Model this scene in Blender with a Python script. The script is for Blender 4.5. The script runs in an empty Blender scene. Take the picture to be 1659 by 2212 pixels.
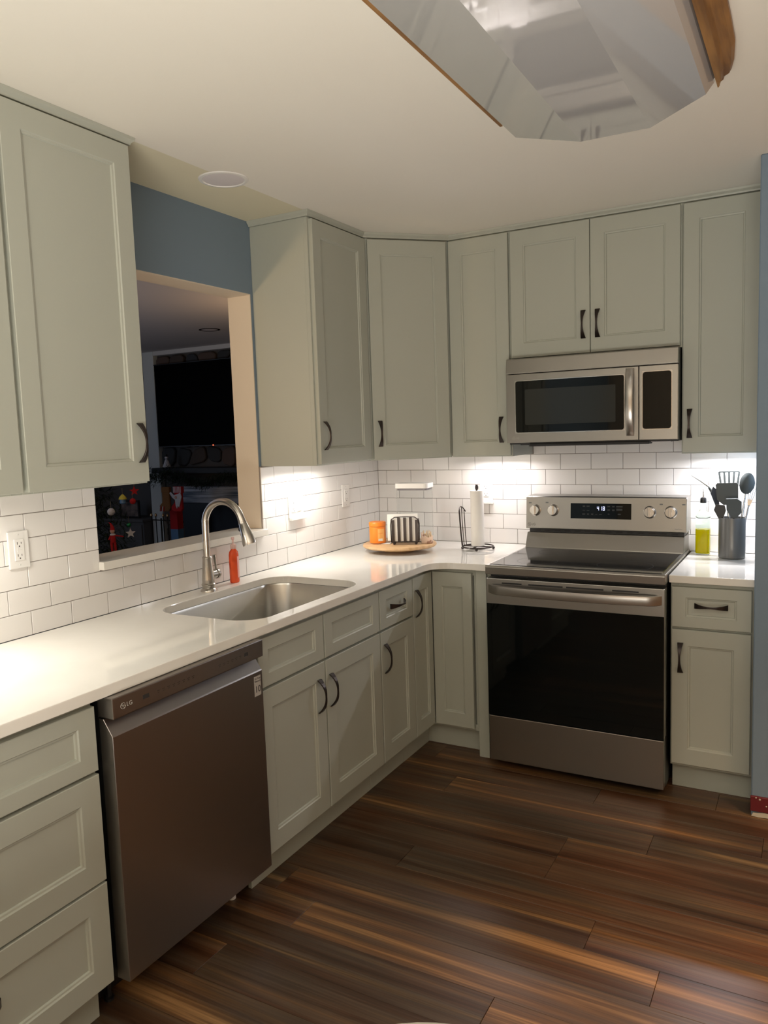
import bpy, bmesh, math, random
from mathutils import Vector, Matrix
random.seed(7)
C = bpy.context.scene.collection
SC = bpy.context.scene
PI = math.pi

# ------------------------------------------------------------------ camera
cam = bpy.data.cameras.new('camera')
cam.sensor_fit = 'HORIZONTAL'; cam.sensor_width = 36.0
cam.lens = 36.0 * 1677.98 / 1659.0
cam.clip_start = 0.02; cam.clip_end = 60
camo = bpy.data.objects.new('camera', cam); C.objects.link(camo)
RR = ((0.874656, 0.483550, -0.034006), (-0.020217, 0.106480, 0.994109), (-0.484322, 0.868816, -0.102910))
camo.matrix_world = Matrix(((RR[0][0], RR[1][0], -RR[2][0], 2.1970),
                            (RR[0][1], RR[1][1], -RR[2][1], -3.8801),
                            (RR[0][2], RR[1][2], -RR[2][2], 1.5258), (0, 0, 0, 1)))
SC.camera = camo
# ------------------------------------------------------------------ world
w = bpy.data.worlds.new('world'); SC.world = w; w.use_nodes = True
w.node_tree.nodes['Background'].inputs[0].default_value = (0.5, 0.55, 0.7, 1)
w.node_tree.nodes['Background'].inputs[1].default_value = 0.01
# ------------------------------------------------------------------ lights
def area(name, loc, sx, sy, power, col, rot=(0, 0, 0)):
    l = bpy.data.lights.new(name, 'AREA'); l.shape = 'RECTANGLE'; l.size = sx; l.size_y = sy
    l.energy = power; l.color = col
    o = bpy.data.objects.new(name, l); C.objects.link(o); o.location = loc; o.rotation_euler = rot
    return o
# lamps of the rooms behind, beside and beyond, with added fill lights among them
area('dining_room_light', (2.2, -5.4, 2.40), 0.7, 0.7, 4.0, (1.0, 0.94, 0.86))
area('ceiling_fill', (2.2, -4.75, 0.5), 1.6, 1.6, 155.0, (1.0, 0.945, 0.84), (PI, 0, 0))  # added upward fill behind and below the camera; brightens the ceiling, no real fixture
area('side_room_light', (3.35, -1.7, 2.36), 0.4, 0.4, 30.0, (1.0, 0.64, 0.36)).data.spread = math.radians(88)
area('living_room_lamp', (-0.75, -3.2, 1.55), 0.25, 0.25, 14.0, (1.0, 0.66, 0.36), (PI * 0.72, 0, 0))
area('living_blue_fill', (-5.9, -1.5, 1.5), 1.4, 1.2, 14.0, (0.62, 0.75, 1.0), (0, -PI / 2, 0))  # unseen bluish fill added to lift the far living room; no window built
area('living_ceiling_fill', (-3.2, -2.2, 0.9), 1.0, 1.0, 26.0, (0.72, 0.80, 1.0), (PI, 0, 0))  # added upward fill that only brightens the living room ceiling
area('hall_lamp', (-0.75, 0.75, 1.75), 0.2, 0.2, 8.0, (1.0, 0.62, 0.32), (PI, 0, 0))
SC.view_settings.view_transform = 'Standard'
SC.view_settings.look = 'None'
SC.view_settings.exposure = 0.0
SC.view_settings.gamma = 1.0
SC.view_settings.use_curve_mapping = False

# ------------------------------------------------------------------ materials
def mat(name, col, rough=0.5, metal=0.0, **k):
    m = bpy.data.materials.new(name); m.use_nodes = True
    b = m.node_tree.nodes['Principled BSDF']
    b.inputs['Base Color'].default_value = (*col, 1); b.inputs['Roughness'].default_value = rough
    b.inputs['Metallic'].default_value = metal
    for a, v in k.items():
        b.inputs[a.replace('_', ' ')].default_value = v
    return m
def nd(m, t): return m.node_tree.nodes.new(t)
def lk(m, a, b): m.node_tree.links.new(a, b)
def bump(m, scale, strength, dist=0.001, vec=(1, 1, 1), detail=3, coord='Object'):
    tc = nd(m, 'ShaderNodeTexCoord'); mp = nd(m, 'ShaderNodeMapping'); n = nd(m, 'ShaderNodeTexNoise'); bp = nd(m, 'ShaderNodeBump')
    mp.inputs['Scale'].default_value = vec; n.inputs['Scale'].default_value = scale; n.inputs['Detail'].default_value = detail
    bp.inputs['Strength'].default_value = strength; bp.inputs['Distance'].default_value = dist
    lk(m, tc.outputs[coord], mp.inputs['Vector']); lk(m, mp.outputs[0], n.inputs['Vector'])
    lk(m, n.outputs[0], bp.inputs['Height']); lk(m, bp.outputs[0], m.node_tree.nodes['Principled BSDF'].inputs['Normal'])
    return n
def mottle(m, c1, c2, scale, vec=(1, 1, 1), detail=4, lo=0.35, hi=0.65):
    tc = nd(m, 'ShaderNodeTexCoord'); mp = nd(m, 'ShaderNodeMapping'); n = nd(m, 'ShaderNodeTexNoise'); r = nd(m, 'ShaderNodeValToRGB')
    mp.inputs['Scale'].default_value = vec; n.inputs['Scale'].default_value = scale; n.inputs['Detail'].default_value = detail
    r.color_ramp.elements[0].position = lo; r.color_ramp.elements[1].position = hi
    r.color_ramp.elements[0].color = (*c1, 1); r.color_ramp.elements[1].color = (*c2, 1)
    lk(m, tc.outputs['Object'], mp.inputs['Vector']); lk(m, mp.outputs[0], n.inputs['Vector']); lk(m, n.outputs[0], r.inputs[0])
    lk(m, r.outputs[0], m.node_tree.nodes['Principled BSDF'].inputs['Base Color'])
    return r
def emis(name, col, s):
    m = mat(name, col, 0.4); b = m.node_tree.nodes['Principled BSDF']
    b.inputs['Emission Color'].default_value = (*col, 1); b.inputs['Emission Strength'].default_value = s
    return m
M = {}
M['cab'] = mat('cabinet_paint', (0.425, 0.445, 0.392), 0.42); bump(M['cab'], 220, 0.05, 0.0004)
M['tile'] = mat('glazed_tile', (0.80, 0.785, 0.77), 0.09); bump(M['tile'], 9, 0.25, 0.0006, detail=1)
M['grout'] = mat('grout', (0.30, 0.26, 0.235), 0.9); bump(M['grout'], 400, 0.3)
M['blue'] = mat('blue_wall_paint', (0.185, 0.25, 0.32), 0.75); bump(M['blue'], 160, 0.25, 0.0006)
M['cream'] = mat('cream_paint', (0.66, 0.58, 0.47), 0.7); bump(M['cream'], 90, 0.15, 0.0006)
M['beige'] = mat('beige_wall', (0.55, 0.42, 0.30), 0.8)
M['ceil'] = mat('ceiling_paint', (0.80, 0.77, 0.70), 0.85); bump(M['ceil'], 55, 0.22, 0.0015, detail=5)
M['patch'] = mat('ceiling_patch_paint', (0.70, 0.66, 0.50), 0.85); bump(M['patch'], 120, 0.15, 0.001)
M['white'] = mat('white_plastic', (0.80, 0.79, 0.77), 0.3)
M['whitepaint'] = mat('white_trim_paint', (0.62, 0.62, 0.60), 0.5)
M['steel'] = mat('brushed_steel', (0.42, 0.40, 0.375), 0.28, 1.0, Anisotropic=0.6); bump(M['steel'], 60, 0.08, 0.0004, (1, 1, 60))
M['steelv'] = mat('brushed_steel_front', (0.36, 0.345, 0.32), 0.32, 1.0); bump(M['steelv'], 30, 0.10, 0.0004, (1, 1, 60))
M['dwsteel'] = mat('slate_steel', (0.33, 0.31, 0.30), 0.34, 1.0); bump(M['dwsteel'], 30, 0.10, 0.0004, (60, 60, 1))
M['sinksteel'] = mat('sink_steel', (0.50, 0.49, 0.46), 0.28, 1.0); bump(M['sinksteel'], 300, 0.1, 0.0003)
M['nickel'] = mat('brushed_nickel', (0.55, 0.52, 0.48), 0.26, 1.0)
M['bronze'] = mat('dark_bronze', (0.045, 0.035, 0.032), 0.32, 0.7)
M['black'] = mat('black_plastic', (0.012, 0.012, 0.013), 0.35)
M['blackglass'] = mat('black_glass', (0.003, 0.004, 0.004), 0.04, Specular_IOR_Level=0.28)
M['cookglass'] = mat('cooktop_glass', (0.010, 0.010, 0.010), 0.06, Specular_IOR_Level=0.9)
M['window'] = mat('microwave_window', (0.028, 0.031, 0.029), 0.10, Specular_IOR_Level=0.3)
M['dark'] = mat('dark_cavity', (0.02, 0.02, 0.022), 0.7)
M['print'] = mat('grey_print', (0.16, 0.17, 0.17), 0.5)
M['dimprint'] = mat('dim_print', (0.030, 0.036, 0.04), 0.5)
M['darkprint'] = mat('dark_print', (0.03, 0.028, 0.028), 0.5)
M['lightprint'] = mat('light_print', (0.45, 0.43, 0.40), 0.5)
M['clock'] = emis('clock_digits', (0.55, 0.60, 1.0), 3.0)
M['glow'] = emis('light_diffuser', (1.0, 0.95, 0.90), 9.0)
M['oak'] = mat('oak', (0.36, 0.19, 0.07), 0.4); mottle(M['oak'], (0.16, 0.07, 0.018), (0.33, 0.16, 0.045), 8, (6, 0.6, 6))
M['lightwood'] = mat('light_wood', (0.66, 0.42, 0.22), 0.45); mottle(M['lightwood'], (0.58, 0.36, 0.18), (0.74, 0.50, 0.28), 6, (1, 8, 1))
M['acrylic'] = mat('milky_acrylic', (0.50, 0.50, 0.51), 0.05, Specular_IOR_Level=1.0, Coat_Weight=1.0, Coat_IOR=1.9, Coat_Roughness=0.03)
bump(M['acrylic'], 1.6, 0.09, 0.012, detail=1)
M['canlens'] = mat('frosted_lens', (0.70, 0.66, 0.68), 0.5)
M['quartz'] = mat('white_quartz', (0.80, 0.78, 0.73), 0.055); mottle(M['quartz'], (0.76, 0.74, 0.69), (0.82, 0.80, 0.755), 3.5, detail=8)
M['orange'] = mat('orange_plastic', (0.90, 0.24, 0.02), 0.35)
M['soap'] = mat('orange_soap', (1.0, 0.16, 0.05), 0.08, Transmission_Weight=0.6, IOR=1.33)
M['clear'] = mat('clear_plastic', (0.96, 0.97, 0.97), 0.02, Transmission_Weight=1.0, IOR=1.02)
M['clearpump'] = mat('translucent_pump', (0.92, 0.70, 0.66), 0.25, Transmission_Weight=0.4, IOR=1.2)
M['paper'] = mat('paper', (0.82, 0.80, 0.76), 0.9); bump(M['paper'], 150, 0.3, 0.0008)
M['napkin'] = mat('napkin_paper', (0.86, 0.85, 0.82), 0.85)
M['glassgreen'] = mat('pale_green_glass', (0.80, 0.92, 0.88), 0.02, Transmission_Weight=1.0, IOR=1.12)
M['oil'] = mat('olive_oil', (1.0, 0.78, 0.0), 0.05, Transmission_Weight=0.3, IOR=1.3)
M['crock'] = mat('grey_metal_crock', (0.17, 0.17, 0.165), 0.30, 0.45)
M['nylon'] = mat('dark_nylon', (0.055, 0.065, 0.065), 0.42)
M['toolsteel'] = mat('utensil_steel', (0.62, 0.60, 0.58), 0.18, 1.0)
M['packet'] = mat('beige_packet', (0.66, 0.47, 0.38), 0.6); mottle(M['packet'], (0.78, 0.62, 0.52), (0.35, 0.20, 0.15), 45, lo=0.5, hi=0.62)
M['snack'] = mat('pale_snack', (0.75, 0.60, 0.42), 0.7)
M['redbase'] = mat('red_old_paint', (0.13, 0.008, 0.012), 0.6)
M['chip'] = mat('chipped_plaster', (0.55, 0.50, 0.40), 0.9)
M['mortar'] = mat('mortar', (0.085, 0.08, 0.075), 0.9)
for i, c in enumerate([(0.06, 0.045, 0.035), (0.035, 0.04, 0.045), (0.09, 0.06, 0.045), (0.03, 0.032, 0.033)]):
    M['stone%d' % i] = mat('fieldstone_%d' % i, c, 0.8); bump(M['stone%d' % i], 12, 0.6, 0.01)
M['tv'] = mat('tv_screen', (0.0008, 0.0008, 0.0008), 0.5, Specular_IOR_Level=0.03)
M['led'] = emis('standby_led', (1.0, 0.12, 0.05), 4.0)
M['whitewash'] = mat('whitewashed_wood', (0.22, 0.26, 0.32), 0.8); mottle(M['whitewash'], (0.10, 0.14, 0.19), (0.60, 0.66, 0.74), 5, (0.5, 1, 9))
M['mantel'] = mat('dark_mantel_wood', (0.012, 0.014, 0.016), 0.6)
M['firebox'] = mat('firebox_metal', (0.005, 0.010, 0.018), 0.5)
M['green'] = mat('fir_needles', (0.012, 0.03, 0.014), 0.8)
M['brown'] = mat('brown_felt', (0.22, 0.10, 0.03), 0.9)
M['red'] = mat('red_felt', (0.45, 0.012, 0.015), 0.9)
M['fur'] = mat('white_fur', (0.62, 0.62, 0.64), 0.95); bump(M['fur'], 60, 0.8, 0.01)
M['yellow'] = mat('yellow_glaze', (0.55, 0.50, 0.05), 0.4)
M['skyblue'] = mat('blue_glaze', (0.10, 0.22, 0.40), 0.4)
M['skin'] = mat('doll_face', (0.60, 0.34, 0.26), 0.7)
M['greenball'] = mat('green_ball', (0.02, 0.22, 0.08), 0.15, 0.6)
M['iron'] = mat('wrought_iron', (0.02, 0.018, 0.016), 0.45, 0.6)
M['brass'] = mat('aged_brass', (0.35, 0.25, 0.14), 0.35, 1.0)
M['photo'] = mat('framed_picture', (0.10, 0.09, 0.085), 0.5); mottle(M['photo'], (0.03, 0.03, 0.03), (0.28, 0.22, 0.20), 9)
M['stk_label'] = mat('silver_label', (0.42, 0.39, 0.36), 0.5)

# wood floor: per-plank variation with long streaks
m = mat('vinyl_plank', (0.1, 0.06, 0.03), 0.38); M['plank'] = m
b = m.node_tree.nodes['Principled BSDF']
tc = nd(m, 'ShaderNodeTexCoord'); oi = nd(m, 'ShaderNodeObjectInfo')
mul = nd(m, 'ShaderNodeMath'); mul.operation = 'MULTIPLY'; mul.inputs[1].default_value = 57.0
lk(m, oi.outputs['Random'], mul.inputs[0])
cmb = nd(m, 'ShaderNodeCombineXYZ')
for i in range(3): lk(m, mul.outputs[0], cmb.inputs[i])
add = nd(m, 'ShaderNodeVectorMath'); add.operation = 'ADD'
lk(m, tc.outputs['Object'], add.inputs[0]); lk(m, cmb.outputs[0], add.inputs[1])
def streak(vec, scale, detail, dist=0.0, rough=0.55):
    mp = nd(m, 'ShaderNodeMapping'); mp.inputs['Scale'].default_value = vec
    n = nd(m, 'ShaderNodeTexNoise'); n.inputs['Scale'].default_value = scale; n.inputs['Detail'].default_value = detail
    n.inputs['Distortion'].default_value = dist; n.inputs['Roughness'].default_value = rough
    lk(m, add.outputs[0], mp.inputs['Vector']); lk(m, mp.outputs[0], n.inputs['Vector']); return n
def ramp(src, stops):
    r = nd(m, 'ShaderNodeValToRGB'); e = r.color_ramp.elements
    while len(e) < len(stops): e.new(0.5)
    for k, (p, c) in enumerate(stops): e[k].position = p; e[k].color = (*c, 1)
    lk(m, src, r.inputs[0]); return r
n1 = streak((0.55, 15, 1), 1.0, 3, 0.3)
r1 = ramp(n1.outputs[0], [(0.30, (0.040, 0.017, 0.008)), (0.42, (0.092, 0.042, 0.019)), (0.53, (0.110, 0.070, 0.043)), (0.61, (0.150, 0.080, 0.034)), (0.70, (0.33, 0.195, 0.085))])
n2 = streak((1.5, 90, 1), 1.6, 6, 0.2)
r2 = ramp(n2.outputs[0], [(0.32, (0.55, 0.52, 0.50)), (0.62, (1.1, 1.1, 1.1))])
mx = nd(m, 'ShaderNodeMix'); mx.data_type = 'RGBA'; mx.blend_type = 'MULTIPLY'; mx.inputs[0].default_value = 1.0
lk(m, r1.outputs[0], mx.inputs[6]); lk(m, r2.outputs[0], mx.inputs[7])
n3 = streak((0.9, 4, 1), 1.0, 2)
r3 = ramp(n3.outputs[0], [(0.40, (0.72, 0.78, 0.85)), (0.62, (1.15, 0.98, 0.85))])
mx2 = nd(m, 'ShaderNodeMix'); mx2.data_type = 'RGBA'; mx2.blend_type = 'MULTIPLY'; mx2.inputs[0].default_value = 1.0
lk(m, mx.outputs[2], mx2.inputs[6]); lk(m, r3.outputs[0], mx2.inputs[7]); lk(m, mx2.outputs[2], b.inputs['Base Color'])
bpn = nd(m, 'ShaderNodeBump'); bpn.inputs['Strength'].default_value = 0.25; bpn.inputs['Distance'].default_value = 0.001
lk(m, n2.outputs[0], bpn.inputs['Height']); lk(m, bpn.outputs[0], b.inputs['Normal'])

# ------------------------------------------------------------------ mesh helpers
def box(bm, x0, x1, y0, y1, z0, z1):
    x0, x1 = sorted((x0, x1)); y0, y1 = sorted((y0, y1)); z0, z1 = sorted((z0, z1))
    v = [bm.verts.new(p) for p in ((x0, y0, z0), (x1, y0, z0), (x1, y1, z0), (x0, y1, z0), (x0, y0, z1), (x1, y0, z1), (x1, y1, z1), (x0, y1, z1))]
    for f in ((0, 3, 2, 1), (4, 5, 6, 7), (0, 1, 5, 4), (1, 2, 6, 5), (2, 3, 7, 6), (3, 0, 4, 7)): bm.faces.new([v[i] for i in f])
def lathe(bm, prof, c=(0, 0, 0), seg=24, axis='z', cap=True):
    def P(r, z, a):
        ca, sa = math.cos(a) * r, math.sin(a) * r
        return {'z': (c[0] + ca, c[1] + sa, c[2] + z), 'y': (c[0] + ca, c[1] - z, c[2] + sa), 'x': (c[0] + z, c[1] + ca, c[2] + sa)}[axis]
    rings = [[bm.verts.new(P(r, z, 2 * PI * k / seg)) for k in range(seg)] for r, z in prof]
    for a, b2 in zip(rings, rings[1:]):
        for k in range(seg): bm.faces.new((a[k], a[(k + 1) % seg], b2[(k + 1) % seg], b2[k]))
    if cap: bm.faces.new(rings[0][::-1]); bm.faces.new(rings[-1])
def tube(bm, pts, r, seg=10, cap=True):
    pts = [Vector(p) for p in pts]; n = len(pts)
    rs = r if isinstance(r, (list, tuple)) else [r] * n
    rings = []; up = None
    for i, p in enumerate(pts):
        t = (pts[min(i + 1, n - 1)] - pts[max(i - 1, 0)]).normalized()
        if up is None:
            up = Vector((0, 0, 1)) if abs(t.z) < 0.9 else Vector((0, 1, 0))
        a = t.cross(up)
        if a.length < 1e-4: up = Vector((1, 0, 0)); a = t.cross(up)
        a.normalize(); b2 = a.cross(t).normalized(); up = b2
        rings.append([bm.verts.new(p + (a * math.cos(2 * PI * k / seg) + b2 * math.sin(2 * PI * k / seg)) * rs[i]) for k in range(seg)])
    for a, b2 in zip(rings, rings[1:]):
        for k in range(seg): bm.faces.new((a[k], a[(k + 1) % seg], b2[(k + 1) % seg], b2[k]))
    if cap: bm.faces.new(rings[0][::-1]); bm.faces.new(rings[-1])
def prism(bm, poly, d0, d1, axis='z'):
    """poly of 2D points extruded along axis; axis x: (y,z), y: (x,z), z: (x,y)"""
    def P(a, b2, d): return {'x': (d, a, b2), 'y': (a, d, b2), 'z': (a, b2, d)}[axis]
    A = [bm.verts.new(P(a, b2, d0)) for a, b2 in poly]; B = [bm.verts.new(P(a, b2, d1)) for a, b2 in poly]
    n = len(poly); bm.faces.new(A[::-1]); bm.faces.new(B)
    for k in range(n): bm.faces.new((A[k], A[(k + 1) % n], B[(k + 1) % n], B[k]))
def rrect(x0, x1, y0, y1, r, n=6):
    P = []
    for cx, cy, a0 in ((x1 - r, y1 - r, 0), (x0 + r, y1 - r, 90), (x0 + r, y0 + r, 180), (x1 - r, y0 + r, 270)):
        for k in range(n + 1):
            a = math.radians(a0 + 90 * k / n); P.append((cx + r * math.cos(a), cy + r * math.sin(a)))
    return P
def mk(name, fn, m, parent=None, bevel=0.0, smooth=False, seg=1, angle=None):
    bm = bmesh.new()
    if callable(fn): fn(bm)
    else:
        for a in fn: box(bm, *a)
    bmesh.ops.recalc_face_normals(bm, faces=bm.faces)
    if bevel > 0:
        ed = [e for e in bm.edges if len(e.link_faces) == 2 and e.calc_face_angle(0) > 0.6]
        bmesh.ops.bevel(bm, geom=ed, offset=bevel, segments=seg, affect='EDGES', profile=0.6, clamp_overlap=True)
    me = bpy.data.meshes.new(name); bm.to_mesh(me); bm.free()
    if smooth:
        me.shade_smooth()
        if angle is not None: me.set_sharp_from_angle(angle=angle)
        else: me.set_sharp_from_angle(angle=0.7)
    if m: me.materials.append(m)
    o = bpy.data.objects.new(name, me); C.objects.link(o)
    if parent: o.parent = parent
    return o
def thing(name, label, cat, loc=(0, 0, 0), rz=0.0, group=None):
    o = bpy.data.objects.new(name, None); C.objects.link(o); o.empty_display_size = 0.05
    o.location = loc; o.rotation_euler = (0, 0, rz); o['label'] = label; o['category'] = cat
    if group: o['group'] = group
    return o
def tag(o, label, cat, group=None):
    o['label'] = label; o['category'] = cat
    if group: o['group'] = group
    return o
def struct(o): o['kind'] = 'structure'; return o
def text(name, s, size, m, parent, loc, rot, extrude=0.0002):
    cu = bpy.data.curves.new(name, 'FONT'); cu.body = s; cu.size = size; cu.extrude = extrude
    cu.align_x = 'CENTER'; cu.align_y = 'CENTER'; cu.resolution_u = 3
    t = bpy.data.objects.new(name, cu); me = bpy.data.meshes.new_from_object(t); bpy.data.objects.remove(t)
    me.materials.clear(); me.materials.append(m); me.name = name
    o = bpy.data.objects.new(name, me); C.objects.link(o); o.parent = parent; o.location = loc; o.rotation_euler = rot
    return o

# ------------------------------------------------------------------ dimensions
CE = 2.460; UB = 1.387; UT = 2.437; UD = 0.305; DT = 0.019; BD = 0.610; CTZ = 0.915
OYL, OYR, OZ0, OZ1, WT = -2.012, -1.088, 1.076, 2.145, 0.125

# ------------------------------------------------------------------ room shell
struct(mk('ceiling', [(0.302, 5.12, -6.62, 0.12, CE, CE + 0.1), (-0.125, 0.302, -6.62, 0.12, CE + 0.004, CE + 0.1)], M['ceil']))
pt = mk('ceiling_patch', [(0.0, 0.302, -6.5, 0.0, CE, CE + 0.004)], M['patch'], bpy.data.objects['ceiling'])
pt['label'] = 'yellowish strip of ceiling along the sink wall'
wl = struct(mk('wall_left', [(-WT, 0, -6.5, OYL - 0.004, 0, CE), (-WT, 0, OYR + 0.004, 0.0, 0, CE), (-WT, 0, OYL - 0.004, OYR + 0.004, 0, OZ0),
                            (-WT, 0, OYL - 0.004, OYR + 0.004, OZ1 + 0.004, CE)], M['blue']))
wb = struct(mk('wall_back', [(0, 5.0, 0, 0.12, 0, CE)], M['beige']))
struct(mk('wall_right', [(5.0, 5.12, -6.5, 0.12, 0, CE)], M['beige']))
struct(mk('wall_front', [(0, 5.12, -6.62, -6.5, 0, CE)], M['beige']))
struct(mk('wall_stub', [(2.006, 2.130, -0.70, 0, 0, CE)], M['blue'], bevel=0.004))
st = struct(mk('baseboard_stub', [(2.004, 2.132, -0.712, -0.701, 0.022, 0.082)], M['redbase'], bevel=0.002))
def chipf(bm):
    prism(bm, [(2.008, 0.003), (2.03, 0.001), (2.07, 0.003), (2.13, 0.002), (2.13, 0.021), (2.08, 0.019), (2.055, 0.021), (2.03, 0.016), (2.014, 0.014)], -0.712, -0.703, 'y')
mk('chipped_plaster', chipf, M['chip'], st)
def dots(bm):
    for x, z, r in ((2.024, 0.078, 0.003), (2.037, 0.073, 0.004), (2.06, 0.05, 0.003)):
        lathe(bm, [(r, 0.0), (r * 0.7, 0.002)], (x, -0.712, z), 7, 'y')
mk('paint_chip', dots, M['chip'], st)
# pass-through lining
struct(mk('trim_1', [(-WT, 0.0, OYR, OYR + 0.004, OZ0 + 0.031, OZ1), (-WT, 0.0, OYL - 0.004, OYL, OZ0 + 0.031, OZ1), (-WT, 0.0, OYL - 0.004, OYR + 0.004, OZ1, OZ1 + 0.004)], M['cream']))
# floor with planks
fl = struct(mk('floor', [(-0.0, 5.12, -6.62, 0.12, -0.06, -0.0062)], mat('underlay', (0.03, 0.02, 0.015), 0.9)))
PW, PL = 0.1485, 1.22
def plank_mesh(x0, x1):
    bm = bmesh.new(); box(bm, x0, x1, -PW / 2 + 0.0006, PW / 2 - 0.0006, -0.006, 0)
    bmesh.ops.recalc_face_normals(bm, faces=bm.faces)
    bmesh.ops.bevel(bm, geom=[e for e in bm.edges if e.verts[0].co.z > -0.001 and e.verts[1].co.z > -0.001], offset=0.0008, segments=1, affect='EDGES')
    me = bpy.data.meshes.new('plank'); bm.to_mesh(me); bm.free(); me.materials.append(M['plank']); return me
full = plank_mesh(-PL / 2 + 0.0006, PL / 2 - 0.0006)
phase = {5: 0.84, 4: 0.48, 3: 0.20, 2: 1.42 - 1.22, 1: 0.93, 0: 1.632 - 1.22, -1: 0.625, -2: 0.79, -3: 0.25}
for r in range(-31, 10):
    yc = -1.758 + PW * (r - 0.5) + PW
    if yc > -0.45 or yc < -5.6: continue
    ph = phase.get(r, (r * 0.443) % PL)
    x = ph - PL
    while x < 4.9:
        a, b3 = max(x, 0.45), min(x + PL, 4.95)
        if b3 - a > 0.05:
            if b3 - a > PL - 1e-6: me = full; cx = (a + b3) / 2
            else: me = plank_mesh(a - (a + b3) / 2 + 0.0006, b3 - (a + b3) / 2 - 0.0006); cx = (a + b3) / 2
            o = bpy.data.objects.new('plank', me); C.objects.link(o); o.parent = fl; o.location = (cx, yc, 0)
        x += PL
# ------------------------------------------------------------------ tiles
TP, TH = 0.0782, 0.0760
def tile_obj(wall, parent, a0, a1, z0, z1, cache={}):
    W, H = a1 - a0, z1 - z0
    if W < 0.006 or H < 0.006: return
    key = (wall, round(W, 4), round(H, 4))
    if key not in cache:
        def f(bm):
            if wall == 'b': box(bm, -W / 2, W / 2, -0.009, -0.003, -H / 2, H / 2)
            else: box(bm, 0.003, 0.009, -W / 2, W / 2, -H / 2, H / 2)
        o = mk('tile', f, M['tile'], parent, bevel=0.0011, smooth=False); cache[key] = o.data
    else:
        o = bpy.data.objects.new('tile', cache[key]); C.objects.link(o); o.parent = parent
    j = (random.random() - 0.5) * 0.0004
    o.location = ((a0 + a1) / 2, j, (z0 + z1) / 2) if wall == 'b' else (j, (a0 + a1) / 2, (z0 + z1) / 2)
    o.rotation_euler = ((random.random() - .5) * 0.006, 0, (random.random() - .5) * 0.006) if wall == 'b' else (0, (random.random() - .5) * 0.006, (random.random() - .5) * 0.006)
g = 0.0011
mk('grout', [(0, 2.006, -0.0055, 0, CTZ, 1.47)], M['grout'], wb)
for n in range(7):
    z0 = CTZ + 0.001 + n * TP; z1 = z0 + TH
    lo, hi = (0.0095, 2.005) if n < 6 else (0.93, 1.686)
    off = 0.1411 if n % 2 == 1 else 0.0638
    x = off - 0.1547 * (3 if n < 6 else 0)
    if n == 6: z1 = min(z1, 1.443)
    while x < hi:
        a0, a1 = max(x + g, lo), min(x + 0.1547 - g, hi)
        if a1 > a0: tile_obj('b', wb, a0, a1, z0, z1)
        x += 0.1547
mk('grout', [(0, 0.0055, -3.35, OYL - 0.002, CTZ, UB), (0, 0.0055, OYL - 0.002, OYR + 0.003, CTZ, OZ0), (0, 0.0055, OYR + 0.003, 0, CTZ, UB)], M['grout'], wl)
for n in range(6):
    z0 = CTZ + 0.001 + n * TP; z1 = z0 + TH
    y = -(0.0618 if n % 2 == 1 else 0.139)
    y += 0.1542
    while y > -3.35:
        a1, a0 = min(y - g, -0.0095), max(y - 0.1542 + g, -3.35)
        y -= 0.1542
        if a1 - a0 < 0.006: continue
        if z1 > OZ0:
            zz0 = z0
            if a1 > OYL and a0 < OYR:
                if z0 < OZ0 - 0.01:
                    tile_obj('s', wl, max(a0, OYL), min(a1, OYR), z0, OZ0 - 0.002)
                if a0 < OYL: tile_obj('s', wl, a0, OYL - 0.002, z0, z1)
                if a1 > OYR: tile_obj('s', wl, OYR + 0.004, a1, z0, z1)
                continue
        tile_obj('s', wl, a0, a1, z0, z1)
# window sill of the pass-through
struct(mk('sill_1', lambda bm: prism(bm, [(-WT - 0.02, OYL + 0.001), (0.0101, OYL + 0.001), (0.0101, OYL - 0.008), (0.036, OYL - 0.008), (0.036, OYR + 0.002), (0.0101, OYR + 0.002), (0.0101, OYR - 0.001), (-WT - 0.02, OYR - 0.001)], OZ0 + 0.001, OZ0 + 0.030, 'z'), M['quartz'], bevel=0.003, seg=2))

# ------------------------------------------------------------------ cabinet pieces (local: x right, front faces -y, z up)
def door_mesh(W, H, st, rl):
    bm = bmesh.new(); T = DT
    def ring(ix, iz, y): return [bm.verts.new(p) for p in ((ix, y, iz), (W - ix, y, iz), (W - ix, y, H - iz), (ix, y, H - iz))]
    R = [ring(0, 0, 0), ring(0, 0, -T + 0.0015), ring(0.0015, 0.0015, -T), ring(st, rl, -T), ring(st + 0.003, rl + 0.003, -T + 0.0035), ring(st + 0.0075, rl + 0.0075, -T + 0.0045), ring(st + 0.0095, rl + 0.0095, -T + 0.0095)]
    for a, b2 in zip(R, R[1:]):
        for k in range(4): bm.faces.new((a[k], a[(k + 1) % 4], b2[(k + 1) % 4], b2[k]))
    bm.faces.new(R[-1]); bm.faces.new(R[0][::-1])
    bmesh.ops.recalc_face_normals(bm, faces=bm.faces)
    me = bpy.data.meshes.new('door'); bm.to_mesh(me); bm.free(); me.materials.append(M['cab']); return me
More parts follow.
